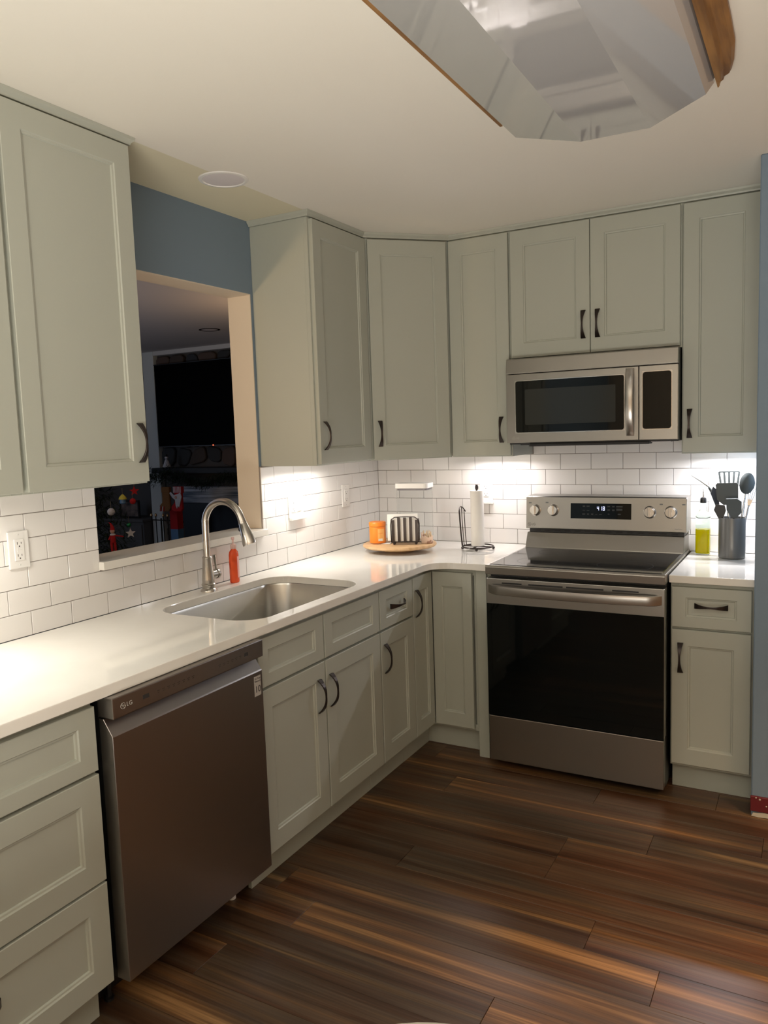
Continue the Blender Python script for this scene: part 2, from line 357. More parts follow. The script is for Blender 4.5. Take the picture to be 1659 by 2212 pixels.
def handle_mesh():
    bm = bmesh.new(); L = 0.124; N = 20; rows = []
    for i in range(N + 1):
        t = i / N; u = abs(2 * t - 1)
        wd = 0.0036 + 0.0078 * u ** 1.7
        out = 0.0285 * (1 - u ** 2.4)
        th = 0.0045 + 0.003 * u
        z = (t - 0.5) * L
        rows.append([bm.verts.new((sx * wd, -(out + (th if o2 else 0.0)), z)) for sx, o2 in ((-1, 0), (1, 0), (1, 1), (-1, 1))])
    for a, b2 in zip(rows, rows[1:]):
        for k in range(4): bm.faces.new((a[k], a[(k + 1) % 4], b2[(k + 1) % 4], b2[k]))
    bm.faces.new(rows[0][::-1]); bm.faces.new(rows[-1])
    bmesh.ops.recalc_face_normals(bm, faces=bm.faces)
    bmesh.ops.bevel(bm, geom=[e for e in bm.edges if e.calc_face_angle(0) > 0.9], offset=0.0008, segments=1, affect='EDGES')
    me = bpy.data.meshes.new('handle'); bm.to_mesh(me); bm.free(); me.materials.append(M['bronze']); return me
HM = handle_mesh()
def front(name, parent, x0, x1, z0, z1, y, handle=None, st=0.061, rl=0.066):
    me = door_mesh(x1 - x0, z1 - z0, st, rl); me.name = name
    o = bpy.data.objects.new(name, me); C.objects.link(o); o.parent = parent; o.location = (x0, y, z0)
    if handle:
        hx, hz, hor = handle
        h = bpy.data.objects.new('handle', HM); C.objects.link(h); h.parent = o
        h.location = (hx - x0, -DT - 0.0002, hz - z0)
        if hor: h.rotation_euler = (0, PI / 2, 0)
        # small screw feet join the pull to the door
    return o
def upper(label, loc, rz, W, doors, zb=UB, cat='wall cabinet', D=UD):
    """doors: list of (x0,x1,handle x,handle z)"""
    t = thing('wall_cabinet', label, cat, (loc[0], loc[1], zb), rz)
    H = UT - zb
    mk('body', [(0, 0.016, -D + 0.019, -0.001, 0, H), (W - 0.016, W, -D + 0.019, -0.001, 0, H), (0.016, W - 0.016, -D + 0.019, -0.001, H - 0.016, H),
                (0.016, W - 0.016, -D + 0.019, -0.001, 0.016, 0.030), (0.016, W - 0.016, -0.012, -0.001, 0.03, H - 0.016)], M['cab'], t, bevel=0.0008)
    mk('face_frame', [(0, 0.035, -D, -D + 0.019, 0, H), (W - 0.035, W, -D, -D + 0.019, 0, H), (0.035, W - 0.035, -D, -D + 0.019, 0, 0.035), (0.035, W - 0.035, -D, -D + 0.019, H - 0.035, H)], M['cab'], t, bevel=0.0008)
    for x0, x1, hx, hz in doors:
        front('door', t, x0, x1, 0.006, H - 0.008, -D, (hx, hz - zb, False) if hx else None)
    return t
HZ = 1.516
SY = PI / 2   # sink wall orientation
# sink wall: local x = world y - y0
upper('tall grey wall cabinet at the left edge, beside the pass-through', (0, -2.510, 0), SY, 0.457, [(0.008, 0.450, 0.418, HZ)])
upper('grey wall cabinet cut off by the left edge of the frame', (0, -2.968, 0), SY, 0.457, [(0.008, 0.450, 0.040, HZ)])
upper('grey wall cabinet right of the pass-through with its side panel showing', (0, -1.069, 0), SY, 0.459, [(0.010, 0.449, 0.043, HZ)])
# back wall
upper('narrow grey wall cabinet left of the microwave', (0.610, 0, 0), 0, 0.315, [(0.008, 0.310, 0.268, HZ)])
upper('short grey double-door wall cabinet above the microwave', (0.926, 0, 0), 0, 0.763, [(0.006, 0.3755, 0.347, 1.974), (0.3785, 0.757, 0.411, 1.974)], zb=1.842)
upper('grey wall cabinet at the right, beside the blue wall end', (1.690, 0, 0), 0, 0.315, [(0.006, 0.303, 0.034, HZ)])
# diagonal corner cabinet
t = thing('corner_cabinet', 'diagonal grey wall cabinet across the corner between the two walls', 'wall cabinet', (0.457, -0.457, UB), PI / 4)
H = UT - UB; hw = 0.305 * math.sqrt(2) / 2
def cornerbody(bm):
    k = Matrix.Rotation(-PI / 4, 4, 'Z')
    P = [(0.001, -0.001), (0.001, -0.6095), (0.305 - 0.013, -0.6095), (0.6095, -0.305 + 0.013), (0.6095, -0.001)]
    Q = [k @ Vector((x - 0.457, y + 0.457, 0)) for x, y in P]
    prism(bm, [(q.x, q.y) for q in Q], 0.018, H)
mk('body', cornerbody, M['cab'], t)
mk('face_frame', [(-hw + 0.004, -hw + 0.03, -0.001, 0.016, 0, H), (hw - 0.03, hw - 0.004, -0.001, 0.016, 0, H), (-hw + 0.03, hw - 0.03, -0.001, 0.016, 0, 0.035), (-hw + 0.03, hw - 0.03, -0.001, 0.016, H - 0.035, H)], M['cab'], t, bevel=0.0006)
front('door', t, -hw + 0.019, hw - 0.019, 0.006, H - 0.008, -0.001, (-hw + 0.052, HZ - UB, False))
# crown strips on top of the cabinets
def crown(pts, nm, closed=False):
    """mitred strip following the cabinet fronts; pts listed so that the room is on the left"""
    prof = [(0, 0), (0.010, 0), (0.012, 0.006), (0.020, 0.014), (0.022, CE - UT - 0.0005), (0, CE - UT - 0.0005)]
    bm = bmesh.new(); P = [Vector((x, y, 0)) for x, y in pts]; rings = []
    for i, p in enumerate(P):
        d0 = (P[i] - P[i - 1]).normalized() if i else (P[1] - P[0]).normalized()
        d1 = (P[i + 1] - P[i]).normalized() if i < len(P) - 1 else d0
        n0 = Vector((d0.y, -d0.x, 0)); n1 = Vector((d1.y, -d1.x, 0)); n = (n0 + n1).normalized(); n /= max(0.3, n.dot(n0))
        rings.append([bm.verts.new((p.x + n.x * a, p.y + n.y * a, UT + z)) for a, z in prof])
    for a, b2 in zip(rings, rings[1:]):
        for k in range(len(prof)): bm.faces.new((a[k], a[(k + 1) % len(prof)], b2[(k + 1) % len(prof)], b2[k]))
    bm.faces.new(rings[0][::-1]); bm.faces.new(rings[-1])
    bmesh.ops.recalc_face_normals(bm, faces=bm.faces)
    me = bpy.data.meshes.new(nm); bm.to_mesh(me); bm.free(); me.materials.append(M['cab'])
    o = bpy.data.objects.new(nm, me); C.objects.link(o); return struct(o)
f0 = UD
crown([(0.004, -1.069), (f0, -1.069), (f0, -0.614), (0.614, -f0), (2.005, -f0)], 'trim_2')
crown([(f0, -2.968), (f0, -2.053), (0.004, -2.053)], 'trim_3')

# ------------------------------------------------------------------ base cabinets
BZ0, BZ1 = 0.114, 0.884
def base(label, loc, rz, W, fronts, toe=True, name='base_cabinet'):
    t = thing(name, label, 'base cabinet', (loc[0], loc[1], 0), rz)
    D = BD
    mk('body', [(0, 0.016, -D + 0.019, -0.001, BZ0, BZ1), (W - 0.016, W, -D + 0.019, -0.001, BZ0, BZ1), (0.016, W - 0.016, -D + 0.019, -0.001, BZ0, BZ0 + 0.016),
                (0.016, W - 0.016, -0.010, -0.001, BZ0 + 0.016, BZ1)], M['cab'], t, bevel=0.0008)
    fr = [(0, 0.03, -D, -D + 0.019, BZ0, BZ1), (W - 0.03, W, -D, -D + 0.019, BZ0, BZ1), (0.03, W - 0.03, -D, -D + 0.019, BZ0, BZ0 + 0.03), (0.03, W - 0.03, -D, -D + 0.019, BZ1 - 0.03, BZ1)]
    for f in fronts:
        if f[0] == 'rail': fr.append((0.03, W - 0.03, -D, -D + 0.019, f[1] - 0.016, f[1] + 0.016))
        if f[0] == 'stile': fr.append((f[1] - 0.018, f[1] + 0.018, -D, -D + 0.019, BZ0 + 0.03, BZ1 - 0.03))
    mk('face_frame', fr, M['cab'], t, bevel=0.0008)
    mk('toe_kick', [(0, W, -0.556, -0.541, 0.0, BZ0)], M['cab'], t, bevel=0.0008)
    for f in fronts:
        if f[0] in ('door', 'drawer_front'):
            front(f[0], t, f[1], f[2], f[3], f[4], -D, f[5], *(f[6] if len(f) > 6 else ()))
    return t
dr = (0.052, 0.042)
# three-drawer base, left
base('wide grey three-drawer base cabinet left of the dishwasher', (0, -3.35, 0), SY, 0.762,
     [('rail', 0.695), ('rail', 0.405), ('drawer_front', 0.006, 0.758, 0.700, 0.866, (0.382, 0.783, True), dr),
      ('drawer_front', 0.006, 0.758, 0.409, 0.690, (0.382, 0.550, True), (0.06, 0.06)), ('drawer_front', 0.006, 0.758, 0.130, 0.402, (0.382, 0.292, True), (0.06, 0.06))])
# sink base
base('grey sink base cabinet with two doors and two false drawer fronts', (0, -1.945, 0), SY, 0.810,
     [('rail', 0.697), ('stile', 0.393), ('drawer_front', 0.006, 0.389, 0.702, 0.866, None, dr), ('drawer_front', 0.397, 0.806, 0.702, 0.866, None, dr),
      ('door', 0.006, 0.389, 0.128, 0.692, (0.345, 0.573, False)), ('door', 0.397, 0.806, 0.128, 0.692, (0.425, 0.573, False))])
# 12 inch drawer base
base('narrow grey base cabinet with one drawer, between sink base and corner', (0, -1.133, 0), SY, 0.306,
     [('rail', 0.697), ('drawer_front', 0.004, 0.301, 0.702, 0.866, (0.096 + 0.055, 0.786, True), dr), ('door', 0.004, 0.301, 0.128, 0.692, (0.034, 0.575, False))])
# corner susan cabinet
t = thing('corner_base_cabinet', 'grey corner base cabinet with two hinged door leaves meeting at the inside corner', 'base cabinet', (0, 0, 0))
mk('body', [(0.001, 0.591, -0.826, -0.001, BZ0, BZ1), (0.591, 0.926, -0.591, -0.001, BZ0, BZ1)], M['cab'], t)
mk('face_frame', [(0.591, 0.610, -0.826, -0.80, BZ0, BZ1), (0.591, 0.610, -0.80, -0.610, BZ0, BZ0 + 0.03), (0.591, 0.610, -0.80, -0.610, BZ1 - 0.03, BZ1),
                  (0.835, 0.926, -0.610, -0.591, BZ0, BZ1), (0.610, 0.835, -0.610, -0.591, BZ0, BZ0 + 0.03), (0.610, 0.835, -0.610, -0.591, BZ1 - 0.03, BZ1)], M['cab'], t, bevel=0.0008)
mk('toe_kick', [(0.541, 0.556, -0.826, -0.541, 0, BZ0), (0.556, 0.852, -0.556, -0.541, 0, BZ0)], M['cab'], t)
mk('filler_post', [(0.852, 0.902, -0.628, -0.6105, 0, BZ1), (0.852, 0.926, -0.591, -0.541, 0, BZ0)], M['cab'], t, bevel=0.001)
dl = front('door', t, 0, 0.193, 0.128, 0.866, 0, (0.026, 0.747, False), 0.045, 0.066)
dl.location = (0.610, -0.826 + 0.002, 0.128); dl.rotation_euler = (0, 0, SY)
front('door', t, 0.631, 0.829, 0.128, 0.866, -0.610, None, 0.045, 0.066)
# right base
base('grey base cabinet with drawer and door right of the range', (1.695, 0, 0), 0, 0.308,
     [('rail', 0.697), ('drawer_front', 0.006, 0.299, 0.702, 0.866, (0.154, 0.794, True), dr), ('door', 0.006, 0.299, 0.128, 0.692, (0.040, 0.576, False))])

# ------------------------------------------------------------------ worktops
HX0, HX1, HY0, HY1 = 0.125, 0.588, -1.905, -1.172
hole = rrect(HX0, HX1, HY0, HY1, 0.105, 10)
def slab(bm, outer, holes, z0, z1, bev=0.003):
    edges = []
    for lp in [outer] + holes:
        v = [bm.verts.new((x, y, z1)) for x, y in lp]
        for k in range(len(v)): edges.append(bm.edges.new((v[k], v[(k + 1) % len(v)])))
    r = bmesh.ops.triangle_fill(bm, use_beauty=True, use_dissolve=False, edges=edges)
    fs = [f for f in r['geom'] if isinstance(f, bmesh.types.BMFace)]
    e = bmesh.ops.extrude_face_region(bm, geom=fs)
    bmesh.ops.translate(bm, vec=(0, 0, z0 - z1), verts=[v for v in e['geom'] if isinstance(v, bmesh.types.BMVert)])
cr = 0.10; fc = 0.648
arc = [(fc + cr - cr * math.cos(a), -fc - cr + cr * math.sin(a)) for a in [PI / 2 * k / 12 for k in range(13)]]
outer = [(0.0095, -3.352), (fc, -3.352)] + arc + [(0.928, -fc), (0.928, -0.0105), (0.0105, -0.0105)]
ct = mk('worktop', lambda bm: slab(bm, outer, [hole], 0.885, CTZ), M['quartz'], bevel=0.0025, seg=2)
tag(ct, 'long L-shaped white quartz worktop with the sink cut into it', 'worktop')
ct2 = mk('worktop', [(1.693, 2.0045, -fc, -0.0105, 0.885, CTZ)], M['quartz'], bevel=0.0025, seg=2)
tag(ct2, 'short white quartz worktop between the range and the blue wall end', 'worktop')

# ------------------------------------------------------------------ sink
t = thing('sink', 'undermount stainless steel single-bowl sink in the worktop', 'sink', (0.355, -1.54, 0.70))
def basin(bm):
    rings = []
    for inset, z, r in ((-0.016, 0.1845, 0.118), (0.000, 0.1845, 0.105), (0.003, 0.175, 0.103), (0.008, 0.045, 0.10), (0.014, 0.018, 0.095), (0.035, 0.004, 0.085), (0.10, 0.0, 0.06)):
        rings.append([bm.verts.new((x - 0.355, y + 1.54, z)) for x, y in rrect(HX0 + inset, HX1 - inset, HY0 + inset, HY1 - inset, r, 10)])
    for a, b2 in zip(rings, rings[1:]):
        for k in range(len(a)): bm.faces.new((a[k], a[(k + 1) % len(a)], b2[(k + 1) % len(a)], b2[k]))
    bm.faces.new(rings[-1])
o = mk('basin', basin, M['sinksteel'], t, smooth=True, angle=1.2)
mk('drain', lambda bm: lathe(bm, [(0.001, 0.002), (0.030, 0.0015), (0.045, 0.003), (0.055, 0.001)], (0, 0.0, 0.0), 24, cap=False), M['nickel'], t, smooth=True)

# ------------------------------------------------------------------ faucet
t = thing('faucet', 'brushed nickel gooseneck pull-down faucet behind the sink', 'faucet', (0.082, -1.548, CTZ))
mk('base', lambda bm: lathe(bm, [(0.033, 0), (0.033, 0.004), (0.029, 0.009), (0.0255, 0.012), (0.0255, 0.022), (0.028, 0.025), (0.028, 0.029), (0.0245, 0.033), (0.0245, 0.046)], seg=32), M['nickel'], t, smooth=True)
mk('body', lambda bm: lathe(bm, [(0.0245, 0.046), (0.0235, 0.06), (0.0180, 0.130), (0.0188, 0.133), (0.0188, 0.137), (0.0160, 0.140)], seg=32), M['nickel'], t, smooth=True)
pts = [(0, 0, 0.139), (0, 0, 0.20), (0, 0, 0.255)]; R0 = 0.094
for k in range(1, 19):
    a = PI - math.radians(164) * k / 18
    pts.append((R0 + R0 * math.cos(a), 0, 0.268 + R0 * math.sin(a)))
dxy = Vector(pts[-1]) - Vector(pts[-2]); dxy.normalize()
mk('spout', lambda bm: tube(bm, pts, 0.0140, 20), M['nickel'], t, smooth=True)
e0 = Vector(pts[-1])
mk('spray_head', lambda bm: tube(bm, [e0 - dxy * 0.002, e0 + dxy * 0.012, e0 + dxy * 0.013, e0 + dxy * 0.022, e0 + dxy * 0.024, e0 + dxy * 0.06, e0 + dxy * 0.095, e0 + dxy * 0.104], [0.0150, 0.0150, 0.0165, 0.0165, 0.0175, 0.022, 0.0275, 0.0265], 28), M['nickel'], t, smooth=True)
def btn(bm):
    c = e0 + dxy * 0.05; n = Vector((-dxy.z, 0, dxy.x)) * -1
    for off, sc in ((0.0, 0.018), (0.022, 0.014)):
        p = e0 + dxy * (0.035 + off) + n * 0.018
        tube(bm, [p - n * 0.002, p + n * 0.006], [sc * 0.62, sc * 0.5], 10)
ob = mk('spray_button', btn, M['black'], t, smooth=True); ob['label'] = 'black spray button'
mk('handle_hub', lambda bm: (tube(bm, [(0, 0.016, 0.062), (0, 0.045, 0.062)], 0.0175, 20), tube(bm, [(0, 0.046, 0.062), (0, 0.056, 0.062)], [0.0205, 0.0205], 20), tube(bm, [(0, 0.056, 0.062), (0, 0.066, 0.062)], [0.008, 0.007], 14)), M['nickel'], t, smooth=True)
mk('lever', lambda bm: tube(bm, [(0.0, 0.050, 0.075), (0.0, 0.047, 0.10), (0.0, 0.043, 0.13), (0.0, 0.041, 0.140)], [0.0045, 0.0045, 0.0065, 0.0075], 12), M['nickel'], t, smooth=True)

# ------------------------------------------------------------------ soap bottle
t = thing('soap_bottle', 'clear pump bottle of orange-red soap beside the faucet', 'soap bottle', (0.066, -1.368, CTZ + 0.001))
def ell(bm, prof, ax=1.0, ay=1.0, seg=24):
    lathe(bm, prof, seg=seg)
    for v in bm.verts: v.co.x *= ax; v.co.y *= ay
mk('bottle', lambda bm: ell(bm, [(0.020, 0), (0.0225, 0.004), (0.0225, 0.118), (0.020, 0.130), (0.012, 0.140), (0.010, 0.146)], 0.75, 1.1), M['soap'], t, smooth=True)
lb = mk('label', lambda bm: ell(bm, [(0.0233, 0.02), (0.0233, 0.11)], 0.75, 1.1), mat('soap_label', (0.85, 0.42, 0.38), 0.4), t, smooth=True)
bm = bmesh.new(); bm.from_mesh(lb.data)
bmesh.ops.delete(bm, geom=[f for f in bm.faces if len(f.verts) > 4 or math.atan2(f.calc_center_median().y, f.calc_center_median().x) < 0.15 or math.atan2(f.calc_center_median().y, f.calc_center_median().x) > 1.3], context='FACES')
bm.to_mesh(lb.data); bm.free()
mk('pump', lambda bm: (lathe(bm, [(0.0125, 0.142), (0.0125, 0.160), (0.006, 0.163), (0.004, 0.166), (0.004, 0.180), (0.007, 0.181), (0.007, 0.190), (0.004, 0.192)], seg=18), tube(bm, [(0, 0, 0.186), (0.0, -0.004, 0.188), (0.012, -0.018, 0.186)], [0.005, 0.005, 0.003], 8)), M['clearpump'], t, smooth=True)

# ------------------------------------------------------------------ dishwasher
DY0, DY1 = -2.572, -1.966
t = thing('dishwasher', 'dark stainless steel dishwasher between the drawers and the sink base', 'dishwasher', (0, DY0, 0), SY)
DW = DY1 - DY0
mk('tub', [(0.006, DW - 0.006, -0.615, -0.02, 0.115, 0.868)], M['black'], t)
mk('control_panel', lambda bm: box(bm, 0, DW, -0.672, -0.615, 0.829, 0.884), M['dwsteel'], t, bevel=0.003, seg=2)
def dwdoor(bm):
    prism(bm, [(-0.618, 0.826), (-0.634, 0.826), (-0.662, 0.786), (-0.664, 0.782), (-0.664, 0.124), (-0.661, 0.121), (-0.618, 0.121)], 0, DW, 'x')
mk('door', dwdoor, M['dwsteel'], t, bevel=0.001)
mk('toe_panel', [(0.01, DW - 0.01, -0.515, -0.50, 0.012, 0.113)], M['black'], t)
for x, fm in ((0.04, M['black']), (DW - 0.050, M['white'])):
    mk('foot', lambda bm: lathe(bm, [(0.013, 0), (0.013, 0.008), (0.007, 0.011), (0.006, 0.12)], (x, -0.529 + 0.0, 0.0), 14), fm, t, smooth=True)
mk('energy_label', [(DW - 0.042, DW - 0.010, -0.6648, -0.664, 0.706, 0.770)], M['stk_label'], t)
text('label_number', '10', 0.030, M['darkprint'], t, (DW - 0.026, -0.6650, 0.727), (PI / 2, 0, 0))
text('label_text', '10-Year', 0.0095, M['darkprint'], t, (DW - 0.026, -0.6650, 0.762), (PI / 2, 0, 0))
text('label_text', 'Warranty', 0.0075, M['darkprint'], t, (DW - 0.026, -0.6650, 0.7535), (PI / 2, 0, 0))
def logo(parent, x, y, z, s, m, rx=PI / 2):
    """round emblem and two letters, local front faces -y"""
    def f(bm):
        n = 24
        for k in range(n):
            if k in (0, 1): continue
            a0, a1 = 2 * PI * k / n, 2 * PI * (k + 1) / n
            ps = [(math.cos(a) * r * s, math.sin(a) * r * s) for a, r in ((a0, 0.5), (a1, 0.5), (a1, 0.42), (a0, 0.42))]
            prism(bm, [(x + p, z + q) for p, q in ps], y, y - 0.0006, 'y')
        box(bm, x - 0.08 * s, x - 0.01 * s, y, y - 0.0006, z - 0.22 * s, z + 0.25 * s)
        box(bm, x - 0.01 * s, x + 0.16 * s, y, y - 0.0006, z - 0.22 * s, z - 0.14 * s)
        box(bm, x + 0.08 * s, x + 0.42 * s, y, y - 0.0006, z + 0.0 * s, z + 0.07 * s)
        lathe(bm, [(0.06 * s, 0), (0.06 * s, 0.0006)], (x - 0.24 * s, y, z + 0.18 * s), 10, 'y')
    mk('logo_emblem', f, m, parent)
    text('logo_letters', 'LG', 0.95 * s, m, parent, (x + 1.25 * s, y - 0.0003, z), (PI / 2, 0, 0))
logo(t, 0.033, -0.672, 0.856, 0.017, M['lightprint'])
mk('status_display', [(0.100, 0.122, -0.6724, -0.672, 0.851, 0.862)], M['darkprint'], t)
mk('status_display', [(0.513, 0.532, -0.6724, -0.672, 0.851, 0.862)], M['darkprint'], t)
for i, (x0, n, words) in enumerate(((0.150, 8, None), (0.395, 6, None))):
    for k in range(n):
        xx = x0 + k * 0.019
        mk('button_mark', [(xx, xx + 0.010, -0.6723, -0.672, 0.857, 0.8585), (xx + 0.002, xx + 0.008, -0.6723, -0.672, 0.852, 0.8535)], M['darkprint'], t)

# ------------------------------------------------------------------ range
RX0, RX1 = 0.932, 1.688; RW = RX1 - RX0
t = thing('range', 'freestanding stainless steel electric range with black glass oven door', 'range', (RX0, 0, 0))
mk('body', [(0.004, RW - 0.004, -0.655, -0.012, 0.03, 0.894)], M['black'], t)
for x in (0.05, RW - 0.05):
    for y in (-0.60, -0.06): mk('foot', lambda bm: lathe(bm, [(0.018, 0), (0.018, 0.008), (0.008, 0.01), (0.008, 0.032)], (x, y, 0), 12), M['black'], t)
def cookframe(bm):
    prism(bm, [(-0.012, 0.896), (-0.700, 0.884), (-0.712, 0.886), (-0.714, 0.918), (-0.708, 0.926), (-0.012, 0.926)], 0, RW, 'x')
mk('cooktop_frame', cookframe, M['steel'], t, bevel=0.0012)
mk('cooktop_glass', [(0.014, RW - 0.014, -0.695, -0.185, 0.9262, 0.9285)], M['cookglass'], t, bevel=0.001)
def ringf(r):
    def f(bm):
        n = 40; a = [bm.verts.new((math.cos(2 * PI * k / n) * r, math.sin(2 * PI * k / n) * r, 0)) for k in range(n)]
        b2 = [bm.verts.new((math.cos(2 * PI * k / n) * (r - 0.0015), math.sin(2 * PI * k / n) * (r - 0.0015), 0)) for k in range(n)]
        for k in range(n): bm.faces.new((a[k], a[(k + 1) % n], b2[(k + 1) % n], b2[k]))
    return f
for x, y, r in ((0.19, -0.56, 0.09), (0.57, -0.56, 0.115), (0.19, -0.30, 0.075), (0.57, -0.30, 0.075)):
    o = mk('burner_ring', ringf(r), M['dimprint'], t); o.location = (x, y, 0.92865)
def riser(bm): prism(bm, [(-0.012, 0.926), (-0.184, 0.9265), (-0.182, 0.932), (-0.146, 1.000), (-0.012, 1.000)], 0.006, RW - 0.006, 'x')
mk('riser', riser, M['steelv'], t, bevel=0.0012)
mk('vent_gap', [(0.012, RW - 0.010, -0.128, -0.012, 1.000, 1.020)], M['black'], t)
for k in range(14):
    x = 0.04 + k * 0.05
    mk('vent_louver', [(x, x + 0.03, -0.1295, -0.128, 1.006, 1.012)], M['iron'], t)
def cpan(bm): prism(bm, [(-0.012, 1.018), (-0.146, 1.018), (-0.150, 1.022), (-0.139, 1.176), (-0.133, 1.181), (-0.012, 1.181)], 0.0, RW + 0.002, 'x')
mk('control_panel', cpan, M['steelv'], t, bevel=0.002, seg=2)
TILT = -math.atan2(0.011, 0.154)
def py(z): return -0.150 + (z - 1.022) * 0.011 / 0.154
# knobs
for kx, kz in ((0.048, 1.111), (0.139, 1.112), (0.597, 1.111), (0.690, 1.112)):
    k = mk('knob', lambda bm: lathe(bm, [(0.029, 0), (0.029, 0.004), (0.0255, 0.006), (0.0245, 0.020), (0.022, 0.024), (0.0, 0.0245)], (0, 0, 0), 32, 'y', cap=False), M['nickel'], t, smooth=True)
    k.location = (kx, py(kz), kz); k.rotation_euler = (TILT, 0, 0)
    mk('grip', [(-0.0065, 0.0065, -0.036, -0.020, -0.024, 0.024)], M['nickel'], k, bevel=0.003, seg=2)
# display
def pan(x0, x1, z0, z1, d): return lambda bm: prism(bm, [(py(z0), z0), (py(z0) - d, z0), (py(z1) - d, z1), (py(z1), z1)], x0, x1, 'x')
disp = mk('display', pan(0.225, 0.513, 1.074, 1.148, 0.0012), M['blackglass'], t, bevel=0.0004)
SEG = {'4': 'fgbc', '1': 'bc', '8': 'abcdefg'}
def seg7(ch, x, z, s, bm):
    w2, h = 0.5 * s, s; th = 0.13 * s
    S = {'a': (0, h - th, w2, h), 'b': (w2 - th, h / 2, w2, h), 'c': (w2 - th, 0, w2, h / 2), 'd': (0, 0, w2, th), 'e': (0, 0, th, h / 2), 'f': (0, h / 2, th, h), 'g': (0, h / 2 - th / 2, w2, h / 2 + th / 2)}
    for c2 in SEG[ch]:
        a, b2, c3, d = S[c2]; x0, z0, x1, z1 = x + a + 0.03 * s, z + b2 + 0.03 * s, x + c3 - 0.03 * s, z + d - 0.03 * s
        prism(bm, [(py(z0) - 0.0014, z0), (py(z0) - 0.0018, z0), (py(z1) - 0.0018, z1), (py(z1) - 0.0014, z1)], x0, x1, 'x')
mk('clock_digits', lambda bm: (seg7('4', 0.353, 1.115, 0.019, bm), seg7('1', 0.3665, 1.115, 0.019, bm), seg7('8', 0.380, 1.115, 0.019, bm)), M['clock'], disp)
def keys(bm):
    for x, z, w2, h in ((.290, 1.134, .012, .006), (.310, 1.134, .014, .006), (.290, 1.114, .012, .003), (.310, 1.114, .012, .003), (.290, 1.096, .014, .006), (.310, 1.096, .010, .006), (.330, 1.096, .010, .006), (.350, 1.096, .010, .003), (.370, 1.096, .014, .003),
                        (.408, 1.134, .012, .006), (.430, 1.134, .012, .006), (.408, 1.117, .012, .007), (.430, 1.117, .012, .007), (.458, 1.134, .030, .006), (.458, 1.120, .028, .010), (.408, 1.098, .008, .004), (.458, 1.098, .014, .006)):
        prism(bm, [(py(z) - 0.0012, z - h / 2), (py(z) - 0.0016, z - h / 2), (py(z) - 0.0016, z + h / 2), (py(z) - 0.0012, z + h / 2)], x - w2 / 2, x + w2 / 2, 'x')
mk('touch_keys', keys, M['dimprint'], disp)
logo(t, 0.018, py(1.040) - 0.0002, 1.040, 0.017, M['darkprint'])
text('panel_print', 'EasyClean', 0.008, M['print'], t, (RW - 0.032, py(1.035) - 0.0004, 1.035), (PI / 2 + TILT * -0, 0, 0))
for x, z in ((0.014, 1.148), (0.100, 1.150), (0.640, 1.149), (0.738, 1.149)):
    mk('burner_mark', [(x, x + 0.014, py(z) - 0.0008, py(z) + 0.0, z - 0.004, z + 0.002)], M['print'], t)
# oven door
def odoor(bm): box(bm, 0.002, RW - 0.002, -0.708, -0.657, 0.250, 0.868)
od = mk('oven_door', odoor, M['steelv'], t, bevel=0.003, seg=2)
mk('door_glass', [(0.003, RW - 0.003, -0.7115, -0.7075, 0.247, 0.756)], M['blackglass'], od, bevel=0.001)
def ohandle(bm):
    N = 24; rows = []
    for i in range(N + 1):
        u = i / N; x = 0.012 + (RW - 0.024) * u; s2 = abs(2 * u - 1)
        out = 0.022 + 0.030 * (1 - s2 ** 2.5) if 0 < i < N else 0.0
        y = -0.708 - out; zt = 0.842; zb = 0.799
        rows.append([bm.verts.new(p) for p in ((x, y + 0.014, zt), (x, y, zt - 0.003), (x, y - 0.002, zt - 0.016), (x, y, zb + 0.004), (x, y + 0.012, zb))])
    for a, b2 in zip(rows, rows[1:]):
        for k in range(5): bm.faces.new((a[k], a[(k + 1) % 5], b2[(k + 1) % 5], b2[k]))
    bm.faces.new(rows[0][::-1]); bm.faces.new(rows[-1])
mk('door_handle', ohandle, M['steel'], od, smooth=True)
mk('vent_slots', [(0.075, 0.165, -0.7088, -0.7075, 0.846, 0.852), (0.195, 0.345, -0.7088, -0.7075, 0.846, 0.852), (0.36, 0.515, -0.7088, -0.7075, 0.846, 0.852), (0.55, 0.655, -0.7088, -0.7075, 0.846, 0.852)], M['black'], od)
mk('storage_drawer', [(0.004, RW - 0.004, -0.708, -0.657, 0.036, 0.243)], M['steelv'], t, bevel=0.003, seg=2)

# ------------------------------------------------------------------ microwave
t = thing('microwave', 'stainless steel over-the-range microwave under the short cabinet', 'microwave', (0.930, 0, 1.444)); MW = 0.757
mk('body', [(0.001, MW - 0.001, -0.365, -0.012, 0.0, 0.396)], M['black'], t, bevel=0.002)
mk('vent_grille', lambda bm: prism(bm, [(-0.365, 0.326), (-0.398, 0.326), (-0.399, 0.330), (-0.392, 0.391), (-0.388, 0.395), (-0.365, 0.395)], 0, MW, 'x'), M['steelv'], t, bevel=0.001)
dm = mk('door', [(0, 0.596, -0.398, -0.366, 0.008, 0.323)], M['steelv'], t, bevel=0.002, seg=2)
mk('door_glass', lambda bm: prism(bm, rrect(0.045, 0.536, 0.055, 0.291, 0.010, 4), -0.3995, -0.397, 'y'), M['blackglass'], dm)
mk('glass_rim', lambda bm: [box(bm, *b2) for b2 in ((0.042, 0.539, -0.3985, -0.3975, 0.052, 0.055), (0.042, 0.539, -0.3985, -0.3975, 0.291, 0.294), (0.042, 0.045, -0.3985, -0.3975, 0.055, 0.291), (0.536, 0.539, -0.3985, -0.3975, 0.055, 0.291))], M['toolsteel'], dm)
mk('window_mesh', lambda bm: prism(bm, rrect(0.090, 0.500, 0.090, 0.252, 0.004, 3), -0.3999, -0.3993, 'y'), M['window'], dm)
